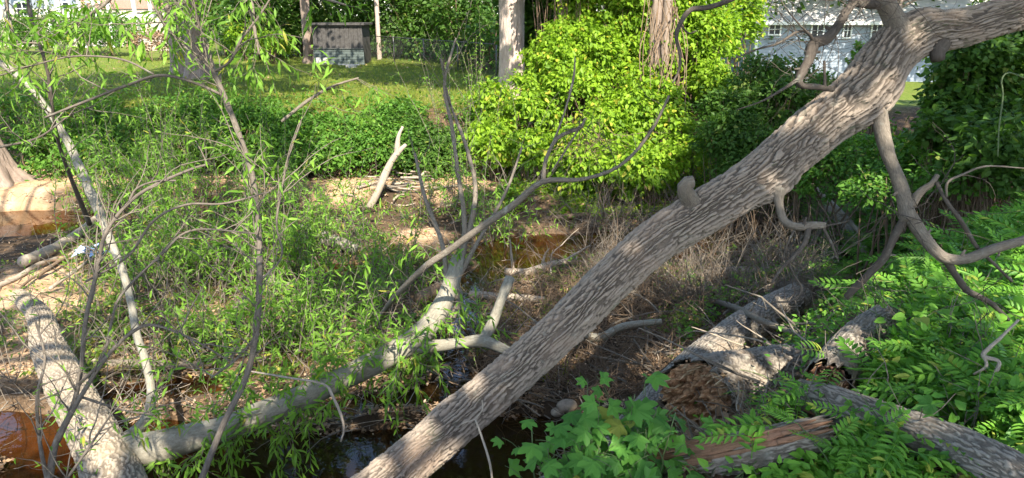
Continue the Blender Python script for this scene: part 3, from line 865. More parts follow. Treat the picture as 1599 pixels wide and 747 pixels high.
# right house: 44 m away, eave line at py 33
hd = 46.0
pL = P(1176, 100, hd); pR = P(1480, 100, hd); yh = pL[1]; x0, x1 = pL[0], pR[0] + 4
ez = P(1176, 34, hd)[2]; gz = hz(x0, yh) - .3
t = thing("pale_house", "pale house, shade-tinted siding, low light roof behind the leaning trunk at upper right", "house")
b = MB(); b.box(x0, x1, yh, yh + 8, gz, ez - .12); b.obj("wall", MT['siding'], t, smooth=False)
b = MB(); bw = (ez - .12 - gz)
nb = int(bw / .2)
sb = shared_box("siding_board", x1 - x0 + .02, .05, .185, MT['siding'])
for k in range(nb): place("siding_board", sb, t, ((x0 + x1) / 2, yh - .02, gz + k * bw / nb), 0, math.radians(-6))
place("corner_trim", shared_box("corner_trim", .16, .12, bw, MT['trim']), t, (x0 + .05, yh - .05, gz))
b = MB(); e = .5; rh = 2.3; ry = 4.0
V = [(x0 - e, yh - e, ez), (x1 + e, yh - e, ez), (x1 + e, yh + 8 + e, ez), (x0 - e, yh + 8 + e, ez), (x0 + 3.6, yh + 4, ez + rh), (x1 - 3.6, yh + 4, ez + rh)]
b.add(V, [[0, 1, 5, 4], [2, 3, 4, 5], [3, 2, 1, 0]], [[3, 0, 4], [1, 2, 5]]); rf = b.obj("roof", MT['roofp'], t, smooth=False)
place("fascia", shared_box("fascia", x1 - x0 + 1.0, .06, .2, MT['trim']), t, ((x0 + x1) / 2, yh - e - .035, ez - .19))
for (px, wpx, hpx, py) in [(1203, 16, 13, 53), (1269, 17, 17, 57), (1315, 10, 19, 58), (1360, 14, 17, 57), (1430, 14, 17, 57)]:
    p = P(px, py, hd); s = hd / FPX
    window(t, (p[0], yh - .08, p[2]), wpx * s, hpx * s)
# left house
hd = 44.0
pL = P(-120, 30, hd); pR = P(262, 30, hd); yh = pL[1]
t = thing("cream_house", "pale house with white porch posts and brick upper wall at upper left", "house")
gz = hz(0, yh) - .5
z1 = P(0, 14, hd)[2]
b = MB(); b.box(pL[0], pR[0], yh, yh + 8, gz, z1); b.obj("wall", MT['cream'], t, smooth=False)
b = MB(); b.box(P(130, 0, hd)[0], pR[0] + .5, yh - .1, yh + 8, z1, z1 + 4); b.obj("brick_wall", MT['brick'], t, smooth=False)
b = MB(); b.box(pL[0], P(129, 0, hd)[0], yh + .5, yh + 8, z1, z1 + 3); b.obj("upper_wall", MT['siding'], t, smooth=False)
for px in (92, 112, 142, 163, 186, 225, 250):
    p = P(px, 30, hd); place("porch_post", shared_box("porch_post", .18, .18, z1 - gz + .8, MT['trim']), t, (p[0], yh - 1.0, gz))
p0 = P(90, 23, hd)[0]; p1 = P(115, 23, hd)[0]
place("porch_rail", shared_box("porch_rail", p1 - p0 + 1, .12, .16, MT['trim']), t, ((p0 + p1) / 2, yh - 1.12, P(0, 23, hd)[2]))
place("porch_rail", shared_box("porch_rail", 6, .12, .16, MT['trim']), t, (P(180, 0, hd)[0], yh - 1.12, P(0, 27, hd)[2]))
for px in (40, 103, 150): window(t, (P(px, 20, hd)[0], yh - .06, P(px, 24, hd)[2]), .75, .75)
# low white wall right of the grey trunk
q = P(242, 32, 40); b = MB(); b.box(q[0] - .9, q[0] + 1.1, q[1], q[1] + .2, hz(q[0], q[1]) - .2, q[2] + .15)
tag(b.obj("garden_wall", MT['cream'], smooth=False), "low pale garden wall right of the grey trunk at upper left", "wall")
# shed
sd = 31.0
a = P(492, 104, sd); c = P(569, 104, sd); yb = a[1]; zb = hz((a[0] + c[0]) / 2, yb) + .02; s = sd / FPX
t = thing("garden_shed", "small raised shed, dark boards above and grey-green boards below, at back of the yard", "shed")
wd = c[0] - a[0]; xm = (a[0] + c[0]) / 2; zt = P(530, 38, sd)[2]; zm = P(530, 76, sd)[2]; z0 = P(530, 101, sd)[2]
b = MB(); b.box(a[0] + .03, c[0] - .03, yb + .02, yb + 1.8, z0, zt - .03); b.obj("body", MT['shedd'], t, smooth=False)
nbd = 11; bm_ = shared_box("upright_board", wd / nbd - .015, .03, zt - zm, MT['shedd'])
for k in range(nbd): place("upright_board", bm_, t, (a[0] + (k + .5) * wd / nbd, yb - .0 + .006 * math.sin(k * 2.3), zm))
nbd = 6; hb = (zm - z0) / nbd; bm_ = shared_box("siding_board", wd + .04, .035, hb - .012, MT['shedg'])
for k in range(nbd): place("siding_board", bm_, t, (xm, yb - .03, z0 + k * hb), 0, math.radians(-5))
place("rail", shared_box("rail", wd + .08, .07, .045, MT['wire']), t, (xm, yb - .05, zm - .01))
for k in range(2): place("window_patch", shared_box("window_patch", .2, .02, .24, MT['conc']), t, (a[0] + .2 + k * .3, yb - .062, z0 + .06))
b = MB(); b.box(a[0] - .12, c[0] + .12, yb - .15, yb + 1.95, zt - .03, zt + .06); b.obj("roof", MT['shedd'], t, smooth=False)
for k in range(3): place("block", shared_box("block", .3, .2, max(z0 - zb + .1, .12), MT['conc']), t, (a[0] + .3 + k * (wd - .6) / 2, yb + .2, zb - .1))
# plank on the grass before the shed
p = P(545, 105, 29.5); b = MB(); b.box(-.45, .45, -.05, .05, 0, .04); o = b.obj("plank", MT['conc'], smooth=False); o.location = (p[0], p[1], hz(p[0], p[1]) + .10); o.rotation_euler = (0, .02, .1)
tag(o, "pale plank lying on the grass before the shed", "plank")
p = P(545, 108, 29.5); b = MB(); b.box(-.2, .2, -.15, .2, 0, .15); o = b.obj("stone", MT['conc'], smooth=False); o.location = (p[0] + .1, p[1], hz(p[0], p[1]) - .05)
tag(o, "squarish stone block under the pale plank before the shed", "stone")
# chain link fence
def fence(name, lb, A, B_, n, hh):
    t = thing(name, lb, "fence"); A = np.array(A[:2]); B_ = np.array(B_[:2])
    ps = []
    for k in range(n):
        q = A + (B_ - A) * k / (n - 1); z = hz(*q); m_ = MB(); m_.add(*tube([(q[0], q[1], z - .2), (q[0], q[1], z + hh + .04)], [.03, .03], 8, 2)); m_.obj("post", MT['wire'], t); ps.append((q[0], q[1], z))
    ps = np.array(ps); m_ = MB(); m_.add(*tube(ps + [0, 0, hh], np.full(n, .022), 6, n)); m_.obj("top_rail", MT['wire'], t)
    m_ = MB(); Ln = np.linalg.norm(B_ - A); k = int(Ln / .12)
    for q in range(k):
        for sg in (0, 1):
            u0 = q / k; u1 = min(1, max(0, u0 + (hh / Ln) * (1 if sg else -1)))
            a_ = ps[0] + (ps[-1] - ps[0]) * u0; b_ = ps[0] + (ps[-1] - ps[0]) * u1
            m_.add(*tube([a_ + [0, 0, .03], b_ + [0, 0, hh * abs(u1 - u0) / (hh / Ln)]], [.004, .004], 3, 2, cap=False))
    m_.obj("mesh", MT['wire'], t, kind="stuff")
A_ = P(575, 100, 33.5); B_ = P(775, 100, 26); fence("chain_link_fence", "chain link fence running right from the shed into the undergrowth", A_, B_, 5, 1.15)
A_ = P(345, 85, 36); B_ = P(470, 90, 35); fence("chain_link_fence", "chain link fence left of the shed behind the lawn", A_, B_, 4, 1.1)

# ------------------------------------------------------------------ hedges, vines, shrubs
rng = np.random.default_rng(33)
shrub("yard_bush", "round green bush in front of the cream house at upper left", "bush", [PB(165, 52, 36, 1.6, 1.2, 1.0), PB(120, 45, 37, 1.3, 1, .9)], 3500, .16, 'shrub', gaps=True)
shrub("yard_bush", "dark reddish low bush right of the grey trunk", "bush", [PB(240, 68, 33, 1.0, .8, .55)], 1500, .12, 'litter')
shrub("yard_bush", "dark clipped bush left of the big lawn tree, by the house", "bush", [PB(30, 60, 37, 1.6, 1.2, .9), PB(70, 50, 38, 1.4, 1.2, .9)], 2600, .16, 'dark')
shrub("hedge_bush", "sunny bush at the back of the lawn, left of the shed", "bush", [PB(420, 72, 31, .9, .8, .6), PB(385, 60, 33, .9, .8, .8)], 2500, .14, 'vine', gaps=True)
# bright vine mass
vm = cluster(850, 70, 1075, 270, 17.2, 14.4, 34, .26, .62, .8, 0, 1) + cluster(745, 120, 870, 250, 17, 15.2, 17, .22, .5, .7, 20, 2) + cluster(940, 250, 1040, 300, 14.5, 14.1, 5, .2, .35, .7, 0, 3)
t = shrub("vine_thicket", "sunlit yellow-green vine thicket mounded over the far bank in mid picture", "vine", vm, 38000, .115, 'vine', T_OV, parts=150, stem=.012, spread=.25, ragged=12, droop=.7)
for (pxs, lb) in [((850, 905, 17.5, 26), "leafy vine column climbing a hidden trunk right of the pale trunk"), ((925, 1000, 17.6, 26), "middle sunlit vine column rising out of the frame"),
                  ((1045, 1110, 17.8, 30), "bright vine column right of the brown vine-hung trunk")]:
    a, b_, d, _ = pxs; m = (a + b_) / 2; rx = (b_ - a) / 2 * d / FPX
    bl = cluster(a - 6, -60, b_ + 8, 130, d + .2, d - .3, 15, .25, .52, 1.0, 0, a)
    t = shrub("vine_column", lb, "vine", bl, 15000, .115, 'vine', T_OV, spread=.22, ragged=10, droop=.7)
    q = P(m, 60, d + .3); mb = MB(); mb.add(*tube([(q[0], q[1], hz(q[0], q[1]) - .2), (q[0], q[1], 3), (q[0] + .2, q[1], 7)], [.2, .17, .12], 12, 14, .15)); mb.obj("trunk", M['trunk'], t)
shrub("vine_column", "far bright leafy tree left of the shade-tinted house", "tree", [PB(1145, 20, 24, .9, .9, 1.4), PB(1110, 60, 22, .9, .9, .9), PB(1160, -20, 25, .9, .8, 1.0)], 8000, .15, 'vine', T_OV)
# hanging dry vine stems on the brown trunk
t = thing("hanging_vines", "tangle of dry brown vine stems hanging on the trunk amid bright vines", "vine"); mb = MB()
for k in range(26):
    a = P(1035 + rng.normal() * 16, -20 + 60 * rng.random(), 16.6); e = P(1040 + rng.normal() * 22, 150 + 90 * rng.random(), 16.0 - .8 * rng.random())
    md = (a + e) / 2 + rng.normal(size=3) * .22
    mb.add(*tube([a, md, e], [.012, .009, .005], 5, 10))
mb.obj("stems", M['brownstem'], t, kind="stuff")
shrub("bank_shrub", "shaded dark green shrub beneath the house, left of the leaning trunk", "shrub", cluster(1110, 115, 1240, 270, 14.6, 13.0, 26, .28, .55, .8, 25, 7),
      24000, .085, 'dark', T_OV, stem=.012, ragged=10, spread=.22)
shrub("bank_shrub", "pale green shrub right of the shaded shrub, below the house wall", "shrub", cluster(1265, 128, 1400, 190, 16.5, 14.5, 9, .25, .45, .7, 0, 8) + [PB(1342, 95, 16.5, .16, .2, .35)], 5600, .10, 'shrub', T_OV, gaps=True)
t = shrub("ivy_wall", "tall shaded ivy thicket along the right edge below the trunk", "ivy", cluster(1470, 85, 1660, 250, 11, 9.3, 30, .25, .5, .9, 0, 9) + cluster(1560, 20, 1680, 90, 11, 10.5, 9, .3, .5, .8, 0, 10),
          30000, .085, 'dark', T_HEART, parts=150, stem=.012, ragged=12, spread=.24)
shrub("sunny_bush", "light green bush glowing behind the trunk at the top right corner", "bush", [PB(1590, 40, 15, .9, .8, .5), PB(1500, 95, 14, .5, .6, .5), PB(1450, 250, 11.5, .6, .6, .25)], 4000, .10, 'vine', T_OV)
shrub("low_bush", "low mid-green growth under the ivy thicket at right", "bush", [PB(1440, 250, 10.5, .7, .7, .35), PB(1330, 250, 11.5, .8, .8, .4), PB(1530, 280, 9.2, .7, .6, .3), PB(1270, 280, 11.8, .6, .6, .3), PB(1380, 300, 9.8, .5, .5, .25)], 9500, .075, 'shrub', T_OV)
t = thing("dry_brush", "dry brown brush caught in the lower front of the bright vine thicket", "brush"); mb = MB()
for k in range(70): grow(mb, None, P(915 + rng.normal() * 32, 238 + rng.normal() * 22, 14.2), norm(rdir(1)[0] + [0, -.4, .1]), .35 + .5 * rng.random(), .007, up=.05, wig=.35, side=3, seg=3)
mb.obj("twigs", M['brownstem'], t, kind="stuff")
# bank hedge on the far side
bk = [(175, 200, "leafy growth on the far bank at left, behind the pale leaning willow"), (255, 205, "dark green clump on the far bank left of centre"), (335, 195, "green clump on the far bank under the big lawn tree"),
      (420, 205, "green clump on the far bank below the sunny lawn"), (500, 210, "mid-bank green clump left of the dead forked stick"), (585, 205, "green clump on the far bank behind the dead forked stick"),
      (665, 205, "dark green clump on the far bank right of the dead forked stick"), (105, 215, "shadowed leafy clump beside the flared tree at left")]
for (px, py, lb) in bk:
    bl = []
    for q in range(10):
        dx = rng.uniform(-52, 52); dy = rng.uniform(-34, 42); k = rng.uniform(.6, 1.15)
        bl.append(PB(px + dx, py + dy + 6, 16.6 - dy * .018, .55 * k, .5 * k, .34 * k))
    shrub("bank_bush", lb, "bush", bl, 13000, .085, 'shrub' if px not in (665, 255) else 'dark', T_OV, gaps=True, ragged=12, spread=.24)

# ------------------------------------------------------------------ fallen timber and the leaning trunk
def gd(px, py):
    """view depth at which the ray through a photo point meets the ground (or the water)"""
    r = ray(px, py); t = np.arange(1.2, 45, .04); q = CO + t[:, None] * r
    h = np.maximum(H(q[:, 0], q[:, 1]), 0); k = np.argmax(q[:, 2] < h)
    return float(t[k]) if (q[:, 2] < h).any() else 45.0
def gp(px, py, up=0.0):
    q = P(px, py, gd(px, py)); return np.array([q[0], q[1], max(hz(q[0], q[1]), 0) + up])

def bark_obj(name, mat, parent, rows=None, pts=None, rad=None, **kw):
    if rows is not None: pts, rad = pth(rows)
    V, Q_, U, h, fr = bark_log(pts, rad, **kw)
    me = make_mesh(name, V, [Q_], U, True, attr={'ridge': h})
    return link(name, me, M[mat], parent), fr
def torn_end(parent, c, ax, R, mats=('heart', 'fresh'), spl=26, ln=.10, inset=.02, seed=0, name="torn_wood"):
    r_ = np.random.default_rng(seed + 91)
    c = np.asarray(c, float); ax = norm(np.asarray(ax, float))
    u = norm(np.cross(ax, [0, 0, 1.])); v = np.cross(u, ax)
    nr, na = 26, 96
    rr = np.linspace(0, .96, nr)[:, None] * R; an = np.linspace(0, 2 * math.pi, na + 1)[None]
    hh = fbm(rr * np.cos(an) / .016, rr * np.sin(an) / .022, 4, seed) - .5 + .6 * (fbm(rr * np.cos(an) / .06, rr * np.sin(an) / .05, 2, seed + 4) - .5)
    hh = hh * ln * 1.7 - inset + .012 * np.abs(np.sin(an * 7 + rr * 30))
    V = c + rr[..., None] * (np.cos(an)[..., None] * u + np.sin(an)[..., None] * v) + hh[..., None] * ax
    k = na + 1; i = np.arange(nr - 1)[:, None] * k + np.arange(na)[None]
    Q_ = np.stack([i, i + 1, i + 1 + k, i + k], -1).reshape(-1, 4)
    mb = MB(); mb.add(V.reshape(-1, 3), Q_, None, np.stack([(hh * 1.0).ravel(), (rr * an).ravel()], -1)); mb.obj(name, M[mats[0]], parent)
    mb = MB()
    for q in range(spl):
        a = r_.random() * 6.283; rad = R * (.55 + .42 * r_.random()); b = c + rad * (math.cos(a) * u + math.sin(a) * v) - ax * ln * .5
        e = b + ax * ln * (.5 + 1.2 * r_.random()) + r_.normal(size=3) * ln * .12
        mb.add(*tube([b, (b + e) / 2, e], [R * .045, R * .035, .001], 4, 4))
    mb.obj("splinters", M[mats[1]], parent, kind="stuff")

rng = np.random.default_rng(101)
tk = thing("leaning_tree", "large leaning trunk with deep furrowed bark crossing from bottom centre to top right", "tree")
rows = [(330, 1010, 4.25, 84), (440, 895, 4.22, 82), (545, 800, 4.2, 80), (640, 722, 4.2, 76), (720, 652, 4.2, 72), (800, 584, 4.2, 69), (880, 512, 4.2, 68), (960, 432, 4.2, 69), (1030, 372, 4.2, 70),
        (1110, 325, 4.2, 72), (1180, 282, 4.2, 75), (1240, 232, 4.2, 79), (1300, 182, 4.2, 80), (1350, 136, 4.2, 82), (1392, 84, 4.2, 78), (1440, 52, 4.2, 66), (1500, 44, 4.2, 60), (1570, 25, 4.2, 56), (1660, 2, 4.2, 54), (1800, -60, 4.3, 52), (2050, -190, 4.5, 48)]
def swell(S, AN, C, R):
    o = 0
    for (px, py, rad, amt) in [(1375, 165, .13, .045), (1415, 40, .10, .03), (1215, 290, .07, .035), (1470, 75, .06, .02), (690, 640, .05, .018), (1255, 180, .08, .02), (1078, 300, .06, .012)]:
        c = P(px, py, 4.15); d = np.linalg.norm(C - c, axis=1)
        T, A, B = frames(C); i = np.argmin(d); v = c - C[i]
        a0 = math.atan2(v @ B[i], v @ A[i]); da = (AN - a0 + math.pi) % (2 * math.pi) - math.pi
        dist = np.hypot(d[:, None] - d[i] + 0 * AN, da * R[:, None] * .9)
        o = o + amt * np.exp(-(dist / rad) ** 2 * 1.5)
    return o
rows = [(a, b, c, d * .95) for a, b, c, d in rows]
ob, fr = bark_obj("trunk", "ash", tk, rows=rows, seg=300, step=.0062, ridge_w=.021, ridge_l=.19, depth=.024, seed=4, shape=swell)
def br(name, rows_, mat, seg=12, **kw): return limb(name, rows_, mat, tk, seg, **kw)
tw = MB()
br("branch", [(1408, 60, 4.15, 46), (1400, 35, 4.12, 34), (1385, 8, 4.1, 28), (1368, -20, 4.1, 24), (1350, -60, 4.1, 20)], "twig", 18)
br("branch", [(1372, 8, 4.1, 14), (1345, 6, 4.05, 13), (1330, 8, 4.0, 13), (1312, 35, 3.98, 14), (1292, 60, 3.96, 16), (1272, 68, 3.95, 17), (1262, 95, 3.95, 15), (1248, 122, 3.95, 13), (1253, 134, 3.95, 9), (1275, 136, 3.98, 9), (1300, 140, 4.05, 8)], "darktwig", 14)
br("branch", [(1330, 10, 4.0, 13), (1340, -30, 4.0, 15)], "darktwig", 12)
for r_ in ([(1272, 68, 3.95, 7), (1262, 52, 3.9, 5), (1245, 50, 3.9, 4), (1215, 68, 3.85, 4), (1180, 78, 3.8, 3), (1140, 95, 3.8, 2)], [(1249, 122, 3.95, 7), (1225, 138, 3.9, 5), (1190, 158, 3.85, 3), (1150, 172, 3.85, 1.5)],
           [(1287, 95, 3.98, 4), (1288, 136, 4.0, 5)], [(1262, 52, 3.9, 3), (1245, 35, 3.85, 2.5), (1225, 10, 3.8, 2), (1215, -10, 3.8, 1.5)]):
    limb("branch", r_, "darktwig", tk, 8)
br("stub", [(1470, 65, 4.15, 30), (1463, 80, 4.13, 24), (1464, 94, 4.12, 19)], "darktwig", 14, n=10, lump=.25)
br("stub", [(1085, 325, 4.17, 34), (1076, 308, 4.1, 28), (1070, 296, 4.05, 24), (1072, 287, 4.03, 24), (1082, 284, 4.03, 20)], "twig", 14, n=10, lump=.2)
R1 = [(1368, 165, 4.15, 30), (1375, 200, 4.12, 24), (1386, 240, 4.1, 22), (1400, 275, 4.1, 21), (1412, 312, 4.08, 22), (1420, 345, 4.05, 24)]
br("branch", R1, "twig", 16)
br("branch", [(1418, 335, 4.06, 22), (1438, 365, 4.04, 20), (1462, 394, 4.0, 19), (1480, 405, 4.0, 17), (1510, 404, 3.98, 16), (1555, 388, 3.95, 15), (1610, 372, 3.95, 14), (1680, 350, 3.95, 12)], "twig", 14)
br("branch", [(1414, 340, 4.06, 14), (1398, 366, 4.08, 12), (1382, 400, 4.1, 12), (1360, 425, 4.15, 12), (1335, 450, 4.2, 11), (1322, 464, 4.25, 10)], "darktwig", 12)
br("branch", [(1422, 322, 4.06, 16), (1438, 300, 4.03, 12), (1454, 288, 4.0, 10), (1464, 274, 4.0, 8)], "twig", 12)
br("branch", [(1474, 400, 4.0, 13), (1492, 430, 4.05, 11), (1512, 455, 4.1, 10), (1545, 472, 4.15, 8), (1575, 500, 4.2, 6)], "darktwig", 10)
br("branch", [(1462, 285, 3.98, 6), (1478, 315, 3.95, 6), (1500, 345, 3.95, 7), (1525, 385, 4.0, 6), (1555, 415, 4.05, 5), (1580, 440, 4.1, 4)], "darktwig", 8)
br("branch", [(1478, 308, 3.95, 4), (1480, 285, 3.9, 4), (1505, 272, 3.9, 3.5), (1540, 260, 3.85, 3), (1600, 263, 3.85, 2)], "twig", 8)
br("branch", [(1213, 296, 4.12, 26), (1216, 318, 4.1, 13), (1224, 344, 4.06, 13), (1244, 354, 4.02, 13), (1270, 352, 4.0, 12), (1288, 352, 4.0, 10)], "twig", 14)
for r_ in ([(1263, 356, 4.0, 9), (1256, 380, 3.98, 8), (1238, 402, 3.96, 7), (1222, 418, 3.95, 5), (1205, 442, 3.95, 4)], [(1284, 354, 4.0, 5), (1298, 380, 4.0, 5), (1308, 405, 4.0, 3)], [(1284, 354, 4.0, 4), (1315, 348, 3.95, 2.5), (1325, 345, 3.95, 1.5)],
           [(1232, 412, 3.96, 4), (1240, 430, 3.95, 4), (1252, 452, 3.95, 4), (1235, 470, 3.95, 3), (1205, 472, 3.95, 3)], [(1240, 360, 4.0, 4), (1228, 385, 4.0, 3), (1222, 410, 4.0, 2)]):
    limb("branch", r_, "darktwig", tk, 7)
for (px, py, d, dx, dz, w_) in [(1392, 255, 4.1, -.6, .2, 5), (1407, 300, 4.08, -.8, -.3, 6), (1445, 372, 4.03, .3, .9, 5), (1500, 404, 3.98, .2, .9, 5), (1560, 386, 3.95, .1, -.9, 4), (1383, 400, 4.1, .9, .1, 4), (1255, 353, 4.0, .1, .9, 5), (1300, 50, 3.97, -.8, .5, 6), (1265, 85, 3.95, .9, .2, 6), (1254, 110, 3.95, -.9, .1, 5)]:
    p = P(px, py, d); q_ = p + np.array([dx, -.1, dz]) * .06; mb = MB(); r_ = w_ * d / FPX / 2; mb.add(*tube([p, (p + q_) / 2 + [0, 0, .004], q_], [r_ * 1.5, r_, r_ * .7], 7, 7, .3)); mb.obj("stub", M['darktwig' if px < 1310 else 'twig'], tk)
# fine dead twigs over the house and round the right-hand limbs
for base, n, ln in ([((1270, 66), 14, .5), ((1300, 45), 12, .55), ((1255, 120), 10, .4), ((1345, 5), 10, .5), ((1240, 48), 8, .4), ((1205, 75), 6, .35), ((1400, -10), 9, .5), ((1320, 10), 8, .5)]):
    for q in range(n):
        grow(tw, None, P(base[0] + rng.normal() * 14, base[1] + rng.normal() * 9, 3.95), rdir(1)[0] * [1, .5, 1] + [.1, 0, .15], ln * (.5 + .7 * rng.random()), .0024, up=.05, wig=.30, side=3, seg=3, tipr=.35)
for base, n, ln in ([((1420, 340), 8, .5), ((1300, 395), 10, .4), ((1250, 430), 12, .35), ((1470, 290), 8, .45), ((1540, 470), 8, .4), ((1350, 430), 8, .35)]):
    for q in range(n):
        grow(tw, None, P(base[0] + rng.normal() * 9, base[1] + rng.normal() * 9, 4.0), rdir(1)[0] * [1, .5, 1], ln * (.5 + .7 * rng.random()), .003, up=-.05, wig=.30, side=2, seg=3, tipr=.35)
tw.obj("twigs", M['darktwig'], tk, kind="stuff")

# dead dark bough running from the centre to the top of the picture
t = thing("dead_bough", "long dark bare bough arching from the middle up towards the top edge", "branch")
rD = [(588, 508, 8.2, 9), (600, 486, 7.0, 10), (624, 456, 6.0, 12), (665, 416, 5.5, 13), (700, 392, 5.4, 14), (750, 356, 5.2, 14), (800, 322, 5.1, 13), (848, 284, 5.0, 12), (905, 281, 4.95, 8), (955, 266, 4.9, 7), (990, 240, 4.9, 6), (1020, 200, 4.9, 6), (1045, 150, 4.9, 5)]
rD = [(a, b, c, w_ * .8) for a, b, c, w_ in rD]; limb("branch", rD, "twig", t, 12)
for r_ in ([(848, 284, 5.0, 8), (853, 248, 5.0, 6), (872, 215, 5.0, 6), (905, 200, 5.0, 6), (914, 185, 5.0, 3)], [(853, 250, 5.0, 4), (880, 180, 5.05, 3), (895, 125, 5.1, 4), (898, 90, 5.1, 2)], [(905, 200, 5.0, 3), (885, 232, 5, 3), (862, 268, 5, 3)]):
    limb("branch", r_, "twig", t, 8)
mb = MB()
for q in range(26):
    p, d, r = along(rD, .15 + .85 * rng.random()); grow(mb, None, p, norm(d * .5 + rdir(1)[0]), .5 * (.4 + rng.random()), .0035, up=.1, wig=.3, side=3, seg=3)
for q in range(14):
    grow(mb, None, P(908 + rng.normal() * 8, 200 + rng.normal() * 8, 5), norm(rdir(1)[0] + [.3, 0, -.2]), .3 * (.4 + rng.random()), .003, up=-.1, wig=.35, side=3, seg=3)
mb.obj("twigs", M['darktwig'], t, kind="stuff")
t = thing("overhead_bough", "dark thin bough curling down from the top edge above the bright vines", "branch")
rO = [(1180, -25, 4.6, 8), (1140, 0, 4.6, 8), (1105, 12, 4.6, 8), (1078, 16, 4.6, 8), (1062, 38, 4.6, 7), (1056, 60, 4.6, 6), (1062, 85, 4.6, 5), (1060, 110, 4.6, 4), (1050, 130, 4.6, 3)]
limb("branch", rO, "darktwig", t, 10); limb("branch", [(1062, 38, 4.6, 4), (1075, 52, 4.6, 3), (1088, 48, 4.6, 2)], "darktwig", t, 6)

# ---- the fallen willow at the left
LW = [Leaves() for _ in range(1)]
fw = thing("fallen_willow", "pale fallen willow, rough thick butt at bottom left and smooth limb reaching right", "tree")
bR = [(30, 462, 8.6, 22), (60, 492, 7.9, 34), (76, 545, 7.2, 48), (106, 605, 6.5, 60), (138, 665, 5.9, 68), (168, 725, 5.5, 80), (190, 790, 5.2, 92), (200, 860, 4.9, 98)]
bark_obj("trunk", "pale_log", fw, rows=bR, seg=150, step=.011, ridge_w=.030, ridge_l=.06, depth=.014, seed=31)
bL = [(150, 722, 5.6, 62), (185, 712, 5.62, 60), (235, 702, 5.66, 54), (290, 686, 5.75, 46), (350, 670, 5.8, 41), (410, 647, 5.85, 40), (470, 622, 5.9, 38), (530, 594, 6.0, 36), (590, 564, 6.05, 36), (645, 532, 6.1, 35), (680, 494, 6.2, 32), (700, 455, 6.4, 27), (716, 405, 6.6, 23)]
limb("limb", bL, "smooth", fw, 30, n=120, lump=.09)
limb("limb", [(640, 546, 6.1, 22), (680, 541, 6.1, 20), (720, 536, 6.05, 18), (752, 533, 6.0, 19), (778, 541, 6.0, 16), (800, 552, 6.0, 14)], "smooth", fw, 18, n=30)
limb("limb", [(752, 535, 6.02, 17), (768, 508, 6.05, 17), (782, 470, 6.1, 16), (797, 434, 6.2, 15)], "smooth", fw, 16, n=24)
limb("limb", [(190, 690, 5.7, 22), (215, 672, 5.8, 20), (232, 645, 5.9, 16), (236, 610, 6.0, 13), (226, 560, 6.1, 12), (214, 525, 6.2, 12), (204, 470, 6.3, 11), (190, 420, 6.4, 11), (168, 365, 6.5, 13), (150, 320, 6.6, 15), (128, 270, 6.7, 14),
               (108, 226, 6.8, 12), (84, 186, 6.8, 10), (52, 142, 6.9, 9), (20, 112, 7.0, 11), (-20, 85, 7, 9)], "smooth", fw, 14, n=90, lump=.15)
mb = MB(); L = Leaves()
upr = [([(700, 455, 6.4, 14), (722, 400, 6.6, 10), (725, 340, 6.7, 8), (715, 270, 6.8, 7), (706, 200, 6.9, 6), (694, 130, 7.0, 5), (712, 60, 7.1, 3)]), ([(712, 420, 6.6, 10), (735, 350, 6.7, 8), (742, 290, 6.8, 7), (725, 220, 6.9, 6), (702, 160, 7, 4), (688, 90, 7, 3)]),
       ([(690, 480, 6.3, 14), (712, 440, 6.5, 10), (745, 380, 6.6, 6), (790, 300, 6.7, 5), (815, 230, 6.8, 3)]), ([(700, 460, 6.4, 9), (690, 380, 6.6, 7), (664, 310, 6.8, 6), (648, 240, 7, 4)]), ([(708, 440, 6.5, 14), (716, 470, 6.4, 14), (705, 500, 6.3, 10)])]
for r_ in upr:
    limb("limb", r_, "twig", fw, 8, n=30)
    for q in range(10):
        p, d, r = along(r_, .3 + .7 * rng.random()); grow(mb, L, p, norm(d * .8 + rdir(1)[0] * .7), .7 * (.4 + rng.random()), .004, up=.1, wig=.25, side=3, ls=.07, lv=.07, seg=3, lprob=.35)
# leafy shoots rising along the limb
for q in range(110):
    f = rng.random() * .95 + .03; p, d, r = along(bL, f)
    grow(mb, L, p + rng.normal(size=3) * .03, norm(rdir(1)[0] * .9 + [0, -.1, .35 if rng.random() < .6 else -.3]), .35 + .55 * rng.random(), .004, up=.0, wig=.25, side=3, ls=.11, lv=.035, seg=4)
for q in range(16):
    f = rng.random() * .8 + .1; p, d, r = along(bR, f); grow(mb, L, p + [0, 0, .12], norm(rdir(1)[0] + [0, 0, .6]), .35 + .3 * rng.random(), .004, up=.1, wig=.3, side=2, ls=.08, lv=.06, seg=4)
mb.obj("twigs", M['twig'], fw, kind="stuff"); L.build("foliage", T_WIL, M['willow'], fw, 260)

# ---- slender saplings in front
def sapling(name, lb, stems, mat, nsh, ln, lsz, parts, lprob=1., dens=.04, rstem=.0045, up=.15, f0=.25, side=3, droop=.8, upb=.3, twmat='twig', slim=.8):
    t = thing(name, lb, "sapling"); mb = MB(); L = Leaves()
    stems = [[(a, b, c, w_ * slim) for a, b, c, w_ in r_] for r_ in stems]
    for k, r_ in enumerate(stems):
        limb("stem" if k == 0 else "branch", r_, mat, t, 10, n=max(20, len(r_) * 6), lump=.12)
    for q in range(nsh):
        r_ = stems[rng.integers(0, len(stems))] if rng.random() < .6 else stems[0]
        p, d, r = along(r_, f0 + (1 - f0) * rng.random())
        grow(mb, L, p, norm(d * .6 + rdir(1)[0] * .8 + [0, 0, upb]), ln * (.35 + .9 * rng.random()), min(rstem, r * .7), up=up, wig=.24, side=side, ls=lsz, lv=dens, seg=4, lprob=lprob, droop=droop)
    mb.obj("twigs", M[twmat], t, kind="stuff"); L.build("foliage", T_WIL, M['willow'], t, parts)
    return t
